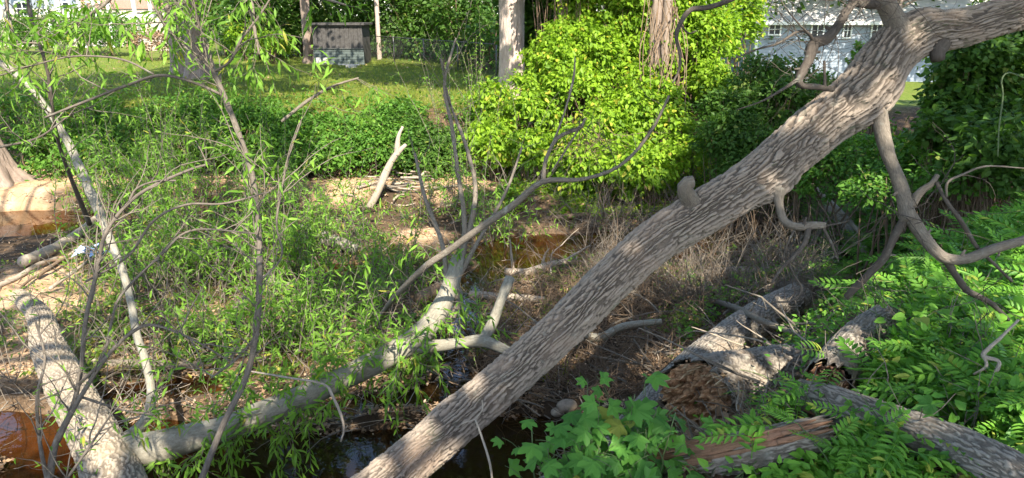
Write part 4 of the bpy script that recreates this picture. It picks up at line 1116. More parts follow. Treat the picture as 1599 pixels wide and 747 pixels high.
sC = [[(296, 800, 3.9, 13), (318, 740, 3.9, 12.5), (350, 660, 3.95, 12), (384, 590, 4.0, 12), (400, 520, 4.0, 12), (405, 440, 4.05, 12), (404, 360, 4.1, 11), (395, 280, 4.1, 11), (375, 215, 4.15, 11), (348, 145, 4.2, 10), (328, 105, 4.2, 8), (285, 70, 4.2, 7), (255, 35, 4.25, 6), (235, -10, 4.3, 5)],
      [(346, 148, 4.2, 6), (300, 128, 4.15, 6), (250, 118, 4.1, 6), (200, 133, 4.1, 5.5), (150, 152, 4.05, 5), (110, 168, 4.0, 5), (70, 184, 4.0, 4)], [(240, 116, 4.1, 4), (190, 93, 4.1, 4), (120, 88, 4.1, 3.5), (60, 100, 4.1, 3), (0, 118, 4.1, 3)],
      [(336, 112, 4.2, 5), (360, 95, 4.15, 5), (378, 60, 4.1, 5), (405, 25, 4.1, 4), (430, -15, 4.1, 3)], [(332, 105, 4.2, 5), (325, 75, 4.2, 4), (308, 40, 4.2, 4)],
      [(405, 440, 4.05, 5), (440, 400, 4.1, 4), (432, 345, 4.15, 4), (450, 250, 4.2, 4), (470, 190, 4.2, 3)], [(404, 520, 4.0, 6), (370, 560, 4.0, 5), (330, 590, 4.0, 4)]]
M['midtwig'] = mat_bark("brown_grey_twig_bark", (.155, .13, .105), (.045, .035, .028), scale=(25, 110), bump=.6, lichen=.2)
sapling("bent_sapling", "tall thin grey sapling bowing up from the bottom edge left of centre", sC, "midtwig", 80, .55, .08, 200, lprob=.6, dens=.04)
sD = [[(70, 800, 3.6, 15), (78, 740, 3.6, 14), (88, 690, 3.62, 12), (112, 640, 3.65, 10), (126, 580, 3.7, 9), (134, 500, 3.75, 8.5), (150, 430, 3.8, 8), (165, 365, 3.85, 7.5), (200, 318, 3.9, 7), (240, 290, 3.9, 6.5), (300, 264, 3.95, 5), (330, 256, 4, 4)],
      [(90, 690, 3.62, 10), (120, 630, 3.6, 9), (165, 560, 3.6, 8), (205, 520, 3.6, 7), (240, 508, 3.6, 6), (300, 530, 3.6, 4), (360, 565, 3.6, 3)], [(124, 600, 3.68, 7), (160, 560, 3.65, 6), (175, 500, 3.65, 5), (190, 460, 3.7, 5), (250, 400, 3.8, 5), (300, 360, 3.85, 4), (400, 365, 3.9, 3)],
      [(134, 440, 3.8, 5), (200, 400, 3.85, 5), (240, 345, 3.9, 5), (290, 320, 3.9, 4.5), (350, 318, 3.9, 4), (420, 300, 3.95, 3)], [(200, 320, 3.9, 5), (212, 296, 3.9, 4), (240, 284, 3.9, 3.5), (275, 282, 3.9, 3)],
      [(76, 760, 3.6, 9), (62, 690, 3.55, 7), (58, 620, 3.5, 6), (70, 560, 3.5, 5), (55, 500, 3.5, 4)], [(120, 618, 3.6, 6), (190, 640, 3.7, 4.5), (240, 648, 3.8, 3)],
      [(80, 780, 3.5, 8), (110, 740, 3.45, 6), (138, 700, 3.45, 5), (165, 660, 3.5, 4)]]
sapling("multi_stem_sapling", "many-stemmed grey sapling spreading from the bottom left corner", sD, "midtwig", 70, .5, .055, 90, lprob=.18, dens=.05, side=3)
sE = [[(140, 350, 6.9, 10), (100, 250, 6.0, 7), (85, 190, 5.6, 6), (76, 120, 5.4, 6), (62, 70, 5.3, 6), (46, 20, 5.3, 6), (42, -30, 5.3, 5)], [(84, 180, 5.6, 4), (75, 130, 5.5, 4), (90, 80, 5.5, 3), (80, 20, 5.5, 3)],
      [(0, 230, 5.2, 5), (60, 215, 5.2, 4), (110, 180, 5.3, 3), (150, 165, 5.4, 2)]]
sapling("dark_sapling", "dark slender sapling rising at upper left in front of the lawn", sE, "darktwig", 34, .7, .07, 120, lprob=.7, dens=.04)

# hanging willow sprays at the top
for k, (rows_, lb, n) in enumerate([([(445, -60, 4.6, 9), (465, -25, 4.6, 7), (500, -5, 4.6, 5), (540, 8, 4.6, 3)], "willow spray hanging into the top edge in front of the shed roof", 6),
                        ([(380, -60, 4.4, 9), (392, 0, 4.4, 7), (398, 50, 4.4, 5), (405, 85, 4.4, 3)], "willow spray with long leaves hanging left of the shed", 16),
                        ([(440, 190, 5.0, 5), (480, 158, 5.0, 5), (520, 135, 5.0, 4), (560, 122, 5.0, 3)], "leafy willow tip standing out against the sunny lawn below the shed", 6),
                        ([(200, -50, 4.4, 8), (170, 0, 4.4, 6), (130, 30, 4.4, 4), (100, 55, 4.5, 3)], "willow spray over the cream house at upper left", 14),
                        ([(330, -60, 4.3, 7), (300, -10, 4.3, 6), (270, 20, 4.3, 4)], "willow spray hanging across the big lawn tree", 12),
                        ([(20, -60, 4.2, 8), (10, 0, 4.2, 6), (25, 60, 4.2, 4), (60, 68, 4.2, 3)], "willow spray in the upper left corner", 12)]):
    t = thing("willow_spray", lb, "branch", "willow sprays hanging from above"); limb("branch", rows_, "twig", t, 8, n=20); mb = MB(); L = Leaves()
    for q in range(n):
        p, d, r = along(rows_, .25 + .75 * rng.random()); grow(mb, L, p, norm(d * .8 + rdir(1)[0] * .8 + [0, 0, -.2]), .22 + .3 * rng.random(), .0028, up=-.15, wig=.25, side=2, ls=.095, lv=.03, seg=4, leaf0=.3, droop=.8)
    mb.obj("twigs", M['twig'], t, kind="stuff"); L.build("foliage", T_WIL, M['willow'], t, 60)

# willow scrub filling the middle of the creek
def scrub(px, py, hgt, n, lb, ls=.115, up=.8, dens=.036, mat='willow', spread=.3, parts=35, twm='twig', lprob=.9, side=4, wig=.2):
    hgt *= 1.3; t = thing("willow_shrub", lb, "shrub", "willow scrub in the creek"); mb = MB(); L = Leaves()
    b = gp(px, py)
    for q in range(int(n * 1.9)):
        s = b + [rng.normal() * spread, rng.normal() * spread * .8, 0]; s[2] = max(hz(s[0], s[1]), -.1)
        grow(mb, L, s, norm([rng.normal() * .6, rng.normal() * .5, up + .6]), hgt * (.5 + .6 * rng.random()), .009, up=.10, wig=wig, side=side, ls=ls, lv=dens, seg=4, leaf0=.15, lprob=lprob, n=11, sidelen=.5)
    mb.obj("stems", M[twm], t, kind="stuff"); L.build("foliage", T_WIL, M[mat], t, parts)
    return t
SC = [(160, 330, 1.3, 10, "willow scrub behind the pale leaning willow stem at left"), (215, 330, 1.5, 14, "willow scrub right of the pale leaning stem, at the water edge"), (285, 360, 1.6, 15, "willow scrub between the leaning stem and the bent sapling"),
      (250, 450, 1.2, 12, "willow scrub left of the bent sapling, above the brown water"), (330, 440, 1.3, 14, "willow scrub just left of the bent sapling at mid height"), (430, 350, 1.3, 13, "willow scrub just right of the bent sapling, near the sandy bank"),
      (470, 440, 1.2, 15, "willow scrub right of the bent sapling in mid creek"), (520, 400, 1.1, 9, "willow scrub below the driftwood pile"), (540, 520, .8, 15, "low willow scrub above the smooth fallen limb"),
      (440, 540, .8, 15, "low willow scrub between the bent sapling and the smooth limb"), (620, 470, .8, 11, "low willow scrub left of the limb's fork"), (330, 560, .8, 9, "low willow scrub beside the brown pool"),
      (770, 380, 1.3, 9, "wispy willow scrub right of the limb's dead uprights"), (700, 330, 1.4, 8, "wispy willow scrub behind the dead uprights"), (120, 250, 1.4, 8, "willow scrub on the sandy bank at left"),
      (380, 270, 1.2, 9, "willow scrub on the far sandy bank behind the bent sapling"), (480, 270, .9, 8, "willow scrub on the far sandy bank left of the dead fork"), (300, 280, 1.2, 9, "willow scrub on the far sandy bank under the lawn tree")]
for a in SC: scrub(*a)
for a in [(70, 262, 2.2, 6, "tall wispy willow on the sandy bank beside the flared tree"), (150, 265, 2.4, 6, "tall wispy willow against the lawn, behind the pale leaning stem"), (235, 300, 2.2, 7, "tall wispy willow right of the pale leaning stem"), (310, 300, 1.9, 6, "tall wispy willow in front of the big lawn tree's foot"),
          (450, 330, 1.9, 7, "tall wispy willow right of the bent sapling against the bank bushes"), (520, 440, 1.6, 6, "tall wispy willow rising before the driftwood pile"), (370, 470, 1.7, 7, "tall wispy willow just behind the bent sapling"), (200, 480, 1.6, 7, "tall wispy willow above the left brown pool"),
          (480, 560, 1.1, 7, "wispy willow just behind the smooth limb's middle"), (600, 440, 1.4, 4, "wispy willow behind the smooth limb's fork")]:
    scrub(*a, spread=.28, wig=.16, up=1.3, dens=.042)
# grey-green wispy bush beside the pale trunk
scrub(770, 262, 2.6, 12, "tall wispy shrub with bare tips below the pale trunk", ls=.09, parts=0, lprob=.5, spread=.5)

# ---- dead forked stick and driftwood
t = thing("dead_stick", "pale dead forked stick leaning up from the driftwood pile", "stick")
b0 = gd(582, 325); limb("stem", [(570, 338, b0, 11), (590, 300, b0 - .1, 12), (606, 262, b0 - .12, 11), (620, 240, b0 - .15, 9), (634, 226, b0 - .15, 5)], "pale", t, 12); limb("branch", [(620, 243, b0 - .15, 10), (622, 215, b0 - .2, 7), (629, 198, b0 - .2, 4)], "pale", t, 10)
t0 = None
for q in range(26):
    px = 640 + rng.normal() * 42; py = 300 + rng.normal() * 12; c = gp(px, py, .05 + .22 * rng.random() * math.exp(-((px - 640) / 45) ** 2)); a = rng.normal() * .45 + .25
    d = np.array([math.cos(a), math.sin(a) * .9, .08 * rng.normal() - .04]); ln = .35 + .5 * rng.random(); nb_ = rng.normal(size=3) * .04
    mb = MB(); r = .012 + .018 * rng.random(); mb.add(*tube([c - d * ln / 2, c + nb_, c + d * ln / 2], [r, r, r * .6], 7, 8, .15)); o = mb.obj("driftwood_stick", M['pale' if q % 3 else 'twig'])
    tag(o, "weathered grey stick in the driftwood pile on the sandbank", "stick", "sticks of the driftwood pile")
def lying(name, lb, cat, px1, py1, px2, py2, wpx, mat, bend=.03, seg=12, up=.5, w2=None, branches=()):
    a = gp(px1, py1); b = gp(px2, py2); r = wpx * gd((px1 + px2) / 2, (py1 + py2) / 2) / FPX / 2
    a[2] += r * up; b[2] += r * up; m1 = a * .66 + b * .34 + rng.normal(size=3) * bend; m2 = a * .33 + b * .67 + rng.normal(size=3) * bend
    for m_ in (m1, m2): m_[2] = max(m_[2], max(hz(m_[0], m_[1]), 0) + r * .3)
    mb = MB(); mb.add(*tube([a, m1, m2, b], [r, r, r * .9, r * (w2 or .7)], seg, 26, .15, True, int(px1)))
    for (f, dx, dy, dz, ln) in branches:
        p = a + (b - a) * f; d = norm(np.array([dx, dy, dz], float)); mb.add(*tube([p, p + d * ln * .5 + rng.normal(size=3) * .02, p + d * ln], [r * .5, r * .35, r * .15], 6, 8))
    return tag(mb.obj(name, M[mat]), lb, cat)
lying("fallen_log", "curved brown driftwood log over the sandbar at left edge of the water", "log", 40, 428, 160, 350, 16, "pale", .06, up=2.2)
lying("fallen_stick", "sunlit pale stick poking left over the amber water", "stick", -10, 455, 90, 408, 8, "pale", up=1)
for k, (a, b, c, d, w_) in enumerate([(60, 440, 170, 375, 5), (80, 460, 180, 385, 5), (30, 430, 150, 400, 4), (100, 415, 175, 350, 4), (20, 470, 120, 400, 4)]):
    tag(lying("fallen_stick", "x", "stick", a, b, c, d, w_, "pale" if k % 2 else "brownstem", .05, 8, 3), "thin bleached stick tangled against the curved driftwood log", "stick", "sticks tangled on the driftwood log")
lying("fallen_log", "thin grey log lying level across the creek left of centre", "log", 232, 405, 480, 408, 8, "twig", .02, up=4)
lying("fallen_log", "short sawn-looking grey log end in the scrub left of the sunlit sand patch", "log", 470, 372, 555, 404, 22, "smooth", .02, up=1.2)
lying("fallen_log", "mossy old log on the water just above the smooth limb at left", "log", 140, 578, 345, 582, 14, "twig", .02, up=1)
lying("fallen_log", "brown log crossing behind the right stems in mid creek", "log", 850, 345, 1010, 330, 8, "brownstem", .03, up=.5)
lying("fallen_branch", "pale diagonal stick low behind the bent sapling", "stick", 345, 545, 400, 480, 13, "twig", .02, up=4)
lying("fallen_branch", "yellowish forked dead branch just right of the bent sapling", "branch", 405, 468, 455, 478, 8, "pale", .02, up=9, branches=[(.3, -.4, 0, .6, .2), (.7, .5, 0, -.5, .3)])
lying("fallen_branch", "weathered branch on the debris by the limb's fork", "branch", 560, 475, 660, 440, 9, "pale", .03, up=2, branches=[(.6, .5, 0, .4, .2)])
lying("fallen_branch", "brown curved stick in the debris left of the dead uprights", "stick", 655, 480, 700, 450, 20, "brownstem", .02, up=1)
lying("fallen_branch", "pale crooked root above the blue reflection", "branch", 735, 470, 850, 480, 14, "pale", .04, up=1.5, branches=[(.2, -.2, 0, 1, .12), (.7, .7, 0, -.5, .35)])
lying("fallen_branch", "crooked pale branch in front of the dead brush left of the leaning trunk", "branch", 790, 440, 900, 420, 12, "pale", .05, up=2.5, branches=[(.1, -.1, 0, 1, .5), (.8, .9, 0, .6, .5), (.5, .3, 0, .8, .3)])
lying("root_branch", "smooth pale branch crossing low beneath the leaning trunk", "branch", 780, 648, 880, 560, 22, "smooth", .04, up=3)
lying("root_branch", "smooth thin branch curving right from under the leaning trunk", "branch", 870, 560, 1030, 545, 13, "smooth", .06, up=7, branches=[(.25, -.6, 0, -.6, .4)])
lying("fallen_branch", "bleached bare stick slanting down right of the leaning trunk's limb", "stick", 1235, 288, 1335, 398, 8, "pale", .03, up=8, branches=[(.1, -.9, 0, .2, .15), (.3, -.7, 0, .5, .12)])
for k, (a, b, c, d, w_, lb) in enumerate([(990, 440, 1120, 500, 5, "grey thin stick slanting through the dead brush left of the furrowed log"), (1020, 425, 1180, 520, 5, "long grey stick running down to the furrowed log"),
                              (1110, 480, 1250, 540, 9, "thick grey dead branch lying across the furrowed log"), (1165, 470, 1240, 525, 6, "forked stick poking out above the furrowed log"),
                              (1070, 440, 1290, 425, 14, "peeled pinkish log lying across the far side of the dead brush"), (1190, 470, 1290, 455, 20, "short grey log behind the furrowed log"),
                              (1040, 330, 1120, 470, 5, "pale stick standing out in the dead brush under the trunk"), (1285, 340, 1350, 405, 22, "sunlit rough pinkish log end behind the hanging branch"),
                              (1110, 445, 1160, 400, 6, "bare twisted stick in the brush above the peeled log")]):
    lying("fallen_branch" if w_ < 10 else "fallen_log", lb, "stick" if w_ < 10 else "log", a, b, c, d, w_, "pale" if k in (4, 6, 7) else "twig", .05, 10, 2.5 if w_ < 10 else 1.0, branches=[(.5, .3, 0, .7, .25)] if w_ < 10 else ())

# ---- right bank logs
LOGPX = []
def glog(name, lb, rows_, mat, lift=.955, slant=None, deg=2, **kw):
    LOGPX.append(np.array(rows_, float))
    t = thing(name, lb, "log"); out = []
    for (a, b, w_) in rows_:
        d = gd(a, b + w_ * .35); out.append((a, b, d, w_))
    # smooth the depths so the log runs straight over small bumps
    dd = np.array([q[2] for q in out]); x = np.arange(len(dd)); pf = np.polyfit(x, dd, min(deg, len(dd) - 1)); dd = np.polyval(pf, x)
    if slant is not None: dd = dd[0] + slant * np.linspace(0, 1, len(dd))
    rw = [(a, b, d * lift, w_) for (a, b, _, w_), d in zip(out, dd)]
    o, fr = bark_obj("bark", mat, t, rows=rw, **kw); return t, fr
t, fr = glog("furrowed_log", "long furrowed grey log from the maple seedlings up to the dead brush", [(940, 722, 50), (1005, 652, 54), (1065, 592, 57), (1125, 540, 58), (1185, 498, 54), (1245, 464, 46)], "log", deg=1, seg=150, step=.009, ridge_w=.030, ridge_l=.11, depth=.013, seed=51)
C, R, T, A, B, s = fr; torn_end(t, C[2], -T[0], R[0] * .95, ('heart', 'fresh'), 12, .04, .0, 2)
t, fr = glog("rotten_log", "short thick rotten log with crumbling orange and buff broken face", [(1088, 622, 124), (1112, 614, 120), (1150, 602, 108), (1200, 588, 92), (1260, 575, 78)], "log", slant=.9, seg=130, step=.008, ridge_w=.034, ridge_l=.07, depth=.02, seed=61, jag=(.16, 0))
C, R, T, A, B, s = fr; torn_end(t, C[3], -T[0], R[0] * .92, ('rot', 'fresh'), 70, .15, -.03, 3, "rotten_core")
mb = MB()
for q in range(420):
    a = rng.random() * 6.283; rr = R[2] * math.sqrt(rng.random()); c = C[2] - T[0] * (.03 * rng.random()) + rr * (math.cos(a) * A[2] + math.sin(a) * B[2]); V = c + rng.normal(size=(4, 3)) * .008; mb.add(V, None, [[0, 1, 2], [0, 2, 3], [0, 3, 1], [1, 3, 2]])
mb.obj("crumbled_wood", M['rot'], t, smooth=False, kind="stuff")
t, fr = glog("split_log", "low log along the bottom edge with red-brown torn heartwood on top", [(780, 800, 30), (860, 765, 44), (960, 742, 54), (1060, 724, 58), (1150, 708, 60), (1230, 690, 58), (1290, 676, 52)], "log", seg=140, step=.009, ridge_w=.028, ridge_l=.09, depth=.012, seed=71, jag=(0, .1))
C, R, T, A, B, s = fr; n_ = len(C)
mb = MB()
for q in range(46):
    j = int(n_ * (.62 + .33 * rng.random())); up_ = norm(np.array([0, -.45, .9]) + rng.normal(size=3) * .28); up_ = norm(up_ - (up_ @ T[j]) * T[j]); ln = .10 + .22 * rng.random(); b = C[j] + up_ * R[j] * (.97 + .06 * rng.random())
    mb.add(*tube([b - T[j] * ln / 2, b, b + T[j] * ln / 2 + up_ * .01], [.012, .015, .003], 5, 5))
mb.obj("torn_heartwood", M['heart'], t, kind="stuff"); torn_end(t, C[-3], T[-1], R[-1] * .9, ('heart', 'fresh'), 24, .1, 0, 5)
t, fr = glog("snapped_log", "snapped furrowed log running from the break down to the bottom right corner", [(1262, 618, 42), (1300, 630, 56), (1360, 652, 60), (1430, 676, 62), (1500, 700, 64), (1570, 732, 66), (1660, 780, 68)], "log", lift=.93, seg=160, step=.0075, ridge_w=.026, ridge_l=.08, depth=.011, seed=81, jag=(.09, 0))
C, R, T, A, B, s = fr; torn_end(t, C[4], -T[0], R[0] * .85, ('heart', 'fresh'), 34, .13, .0, 7)
mb = MB()
for q in range(26):
    j = int(n_ * 0 + len(C) * (.03 + .28 * rng.random())); dn = norm(np.array([-.1, -.55, -.7]) + rng.normal(size=3) * .15); dn = norm(dn - (dn @ T[j]) * T[j]); b = C[j] + dn * R[j] * .98; ln = .12 + .16 * rng.random()
    mb.add(*tube([b - T[j] * ln / 2, b, b + T[j] * ln / 2 + dn * .01], [.006, .011, .002], 5, 5))
mb.obj("torn_strips", M['heart'], t, kind="stuff")
t, fr = glog("snapped_stub", "other half of the snapped log, going back into the leaves above the break", [(1292, 598, 72), (1305, 578, 70), (1325, 552, 66), (1350, 525, 60), (1385, 500, 54)], "log", lift=.975, seg=130, step=.0075, ridge_w=.026, ridge_l=.08, depth=.011, seed=91, jag=(.11, 0))
C, R, T, A, B, s = fr; torn_end(t, C[4], -T[0], R[0] * .88, ('heart', 'fresh'), 50, .11, -.03, 9)
lying("fallen_branch", "knobbly grey stick resting across the snapped log's stub", "stick", 1225, 580, 1352, 545, 9, "twig", .02, up=9, branches=[(.6, .7, 0, .1, .15)])

# ------------------------------------------------------------------ plants of the near right bank
def off_logs(q, grow_=1.0, mar=6):
    """False where growth would stand on or right before one of the right-bank logs"""
    px, py, _ = project(q + np.array([0, 0, .12])); k = np.ones(len(q), bool)
    for r_ in LOGPX:
        D = spline(r_, 60)
        dist = np.hypot(px[:, None] - D[None, :, 0], py[:, None] - D[None, :, 1]) - D[None, :, 2] * .55 * grow_ - mar
        k &= dist.min(1) > 0
    return k | (rng.random(len(q)) < .04)
rng = np.random.default_rng(202)
def compound(px, py, n, ln, lb, tm=T_FR, mat='pinnate', grp=None, hgt=.35, spread=.16):
    t = thing("leafy_plant", lb, "plant", grp); b = gp(px, py); L = Leaves(); mb = MB()
    for q in range(n):
        a = rng.random() * 6.283; s = b + [spread * rng.normal(), spread * rng.normal(), 0]; s[2] = hz(s[0], s[1])
        d = norm([math.cos(a), math.sin(a) * .9, .5 + .8 * rng.random()]); hh = hgt * (.35 + .8 * rng.random()); e = s + d * hh
        if not off_logs(e[None], 1.0, 34)[0] and q > 2: continue
        L.add(e, norm(d * [1, 1, .2] + [0, 0, .1 * rng.normal()]), norm(np.array([0, -.35, 1]) + .25 * rng.normal(size=3)), ln * (.6 + .6 * rng.random()))
        mb.add(*tube([s, (s + e) / 2 + [0, 0, .03], e], [.005, .004, .003], 4, 5))
    mb.obj("stems", M['greenstem'], t, kind="stuff"); L.build("foliage", tm, M[mat], t, n, "leaf")
CP = [(1160, 560, 14, .22, "feathery green plant behind the rotten log"), (1215, 520, 14, .24, "feathery plant beside the furrowed log's far end"), (1260, 490, 16, .26, "feathery plant below the hanging branch tips"), (1330, 480, 18, .30, "bright feathery plant at the foot of the hanging branch"),
      (1400, 500, 18, .30, "feathery plant right of the snapped stub"), (1465, 500, 18, .30, "feathery plant under the forked hanging limb"), (1540, 480, 18, .32, "feathery plant at right edge above the pale twigs"), (1595, 530, 16, .32, "feathery plant at the far right edge, mid height"),
      (1225, 610, 14, .24, "feathery plant left of the snapped log's break"), (1400, 590, 16, .26, "feathery plant behind the snapped log"), (1470, 620, 16, .26, "feathery plant just behind the middle of the snapped log"), (1550, 640, 18, .28, "feathery plant behind the snapped log's right end"),
      (1600, 690, 14, .26, "yellowish feathery plant in the bottom right corner"), (1320, 700, 12, .22, "feathery plant below the snapped log's torn side"), (1390, 735, 14, .22, "feathery plant at the bottom edge under the snapped log"), (1500, 420, 14, .30, "feathery plant below the long right limb"),
      (1580, 420, 14, .30, "feathery plant at right edge under the long limb"), (1100, 575, 8, .18, "small feathery plant wedged against the furrowed log"), (1450, 440, 12, .28, "feathery plant behind the forked limb")]
for k, (px, py, n, ln, lb) in enumerate(CP): compound(px, py, int(n * 1.5), ln * .95, lb, T_FERN if k % 4 == 2 else T_FR, grp="feathery plants on the right bank")
# broad leaved vine
def broad(px, py, n, sz, lb, spread=.2, hgt=.35, mat='pinnate', tm=T_HEART, nm="broad_leaf_plant"):
    t = thing(nm, lb, "plant"); b = gp(px, py); L = Leaves(); mb = MB()
    for q in range(n):
        e = b + [spread * rng.normal(), spread * rng.normal() * .8, hgt * (.3 + .9 * rng.random())]; e[2] = max(e[2], hz(e[0], e[1]) + .08)
        s = b + [spread * .4 * rng.normal(), spread * .4 * rng.normal(), 0]; mb.add(*tube([s, (s + e) / 2 + rng.normal(size=3) * .03, e], [.004, .003, .002], 4, 5))
        if not off_logs(e[None], 1.0, 12)[0] and q > 3: continue
        a = rng.random() * 6.283; L.add(e, [math.cos(a), math.sin(a), -.15], norm(np.array([0, -.4, 1]) + .3 * rng.normal(size=3)), sz * (.6 + .7 * rng.random()))
    mb.obj("stems", M['greenstem'], t, kind="stuff"); L.build("foliage", tm, M[mat], t, n, "leaf")
broad(1490, 560, 34, .10, "vine with broad pale green heart leaves right of the snapped stub", .30)
broad(1400, 580, 26, .09, "broad-leaved plant directly behind the snapped stub", .16)
broad(1240, 700, 30, .07, "small round-leaved creeper beside the split log", .16, .2)
broad(1450, 735, 34, .07, "round-leaved creeper over the snapped log at the bottom edge", .22, .22)
broad(1570, 590, 26, .09, "broad-leaved creeper around the pale twigs at right", .2)
broad(1120, 735, 22, .07, "round-leaved creeper along the split log's lower side", .2, .15)
# maple seedlings, a leaf each its own piece
def maple(px, py, n, sz, lb, spread=(.22, .2), hgt=(.1, .45), d=None):
    t = thing("maple_seedling", lb, "plant"); c = P(px, py, d); L = Leaves(); mb = MB(); b = np.array([c[0], c[1] + .05, hz(c[0], c[1] + .05) - .03])
    nst = 6; tips = [c + [spread[0] * rng.normal(), spread[1] * rng.normal(), .1 * rng.normal() + .08] for _ in range(nst)]
    for e in tips: mb.add(*tube([b, (b + e) / 2 + rng.normal(size=3) * .04, e], [.006, .005, .003], 6, 9))
    for q in range(n):
        e = c + [spread[0] * rng.normal(), spread[1] * rng.normal(), .12 * rng.normal()]; s = tips[rng.integers(0, nst)]
        s2 = b + (s - b) * (.5 + .5 * rng.random()); s2 = e + (s2 - e) * min(1, .13 / (np.linalg.norm(s2 - e) + 1e-6)); mb.add(*tube([s2, (s2 + e) / 2 + [0, 0, .015], e], [.0018, .0016, .0012], 4, 5))
        a = rng.random() * 6.283; L.add(e, [math.cos(a), math.sin(a) - .3, -.25], norm(np.array([0, -.75, 1]) + .28 * rng.normal(size=3)), sz * (.55 + .65 * rng.random()))
    mb.obj("stems", M['greenstem'], t, kind="stuff"); L.build("foliage", T_MAP, M['maple'], t, n, "leaf")
maple(985, 672, 56, .155, "broad maple seedling in front of the rotten log", (.13, .12), d=3.7)
maple(920, 700, 52, .135, "maple seedling with a few yellow leaves at bottom centre right", (.12, .11), d=3.6)
maple(885, 738, 38, .135, "low maple seedling at the bottom edge left of the yellow-leaved one", (.15, .12), d=3.5)
maple(1015, 735, 42, .14, "low maple seedling on the split log at the bottom edge", (.18, .12), d=3.5)
maple(1450, 690, 7, .13, "few maple leaves resting over the snapped log", (.12, .08), d=3.4)
# pale twiggy dead stems
t = thing("dead_vine", "bleached crooked dead vine among the leaves near the right edge", "vine")
for r_ in ([(1590, 500, 3.9, 4), (1560, 530, 3.8, 5), (1535, 555, 3.75, 7), (1560, 565, 3.7, 6), (1552, 585, 3.7, 6), (1530, 605, 3.7, 5), (1515, 640, 3.7, 4)], [(1535, 555, 3.75, 5), (1540, 572, 3.7, 5), (1520, 585, 3.7, 3)]): limb("stem", r_, "pale", t, 7)
t = thing("green_tendril", "long yellow-green tendril standing by the split log", "vine")
for r_ in ([(1215, 745, 3.5, 6), (1230, 700, 3.5, 5), (1260, 680, 3.5, 5), (1290, 670, 3.5, 3)], [(1205, 750, 3.5, 4), (1225, 712, 3.5, 4), (1250, 690, 3.5, 3)]): limb("stem", r_, "greenstem", t, 6)
t = thing("green_tendril", "pale curling tendril hanging in front of the ivy thicket", "vine")
limb("stem", [(1600, 122, 7, 2.5), (1575, 114, 7, 2.5), (1564, 125, 7, 2.5), (1566, 150, 7, 2.5), (1560, 200, 7, 2.2), (1558, 245, 7, 1.5)], "greenstem", t, 6)
t = thing("green_tendril", "thin pale tendril curving across the lower leaning trunk", "vine")
for r_ in ([(770, 760, 3.7, 4), (764, 720, 3.7, 4), (748, 670, 3.75, 3.5), (742, 655, 3.8, 3)], [(742, 655, 3.8, 3), (753, 640, 3.85, 2.5), (753, 625, 3.85, 2)], [(742, 655, 3.8, 2.5), (722, 662, 3.85, 2), (715, 668, 3.9, 2)]): limb("stem", r_, "pale", t, 6)
t = thing("drooping_shoot", "long bare willow shoot drooping before the dark pool", "branch")
for r_ in ([(390, 580, 5.2, 3), (450, 590, 5.1, 3.5), (505, 600, 5.1, 4), (520, 620, 5.1, 5), (533, 650, 5.1, 5), (537, 672, 5.1, 4), (532, 690, 5.1, 3)],): limb("stem", r_, "pale", t, 6)
# blue litter on the driftwood
mb = MB()
for q in range(14):
    c = gp(142 + rng.normal() * 12, 409 + rng.normal() * 5, .16 + .04 * rng.random()); V = c + rng.normal(size=(9, 3)) * [.09, .08, .04]; mb.add(V[[0, 1, 2, 3, 4, 5]], None, [[0, 1, 2], [1, 3, 2], [2, 3, 4], [3, 5, 4]])
tag(mb.obj("plastic_bag", mat_simple("blue_plastic", (.25, .38, .60), (.55, .65, .85), 30, .35, .3, .5), smooth=False), "crumpled light blue plastic bag caught on the driftwood at left", "bag")
# small stones by the mossy log
st = mat_simple("creek_stone", (.16, .13, .10), (.34, .27, .20), 14, .8, .5)
for (px, py, w_, lb) in [(150, 573, 30, "dark rounded stone left of the flat tan stone by the pale butt"), (128, 586, 20, "small tan stone touching the pale willow butt"), (1460, 585, 18, "small stone half hidden under the feathery plants"), (885, 640, 32, "rounded mossy stone under the maple leaves at the bank foot"), (760, 262, 20, "pale flat stone at the foot of the far bank"), (870, 652, 22, "brown stone beside the mossy stone at the bank foot")]:
    c = gp(px, py, .03); s_ = w_ * gd(px, py) / FPX / 2; u = np.linspace(0, math.pi, 9)[:, None]; v = np.linspace(0, 2 * math.pi, 15)[None]
    rr = 1 + .35 * (fbm(np.sin(u) * np.cos(v) * 1.5 + px, np.sin(u) * np.sin(v) * 1.5 + np.cos(u), 3, 5) - .5); V = np.stack([rr * np.sin(u) * np.cos(v), rr * np.sin(u) * np.sin(v) * .8, rr * np.cos(u) * .6 + 0 * v], -1).reshape(-1, 3) * s_ + c
    i = np.arange(8)[:, None] * 15 + np.arange(14)[None]; mb = MB(); mb.add(V, np.stack([i, i + 15, i + 16, i + 1], -1).reshape(-1, 4)); tag(mb.obj("stone", st), lb, "stone")

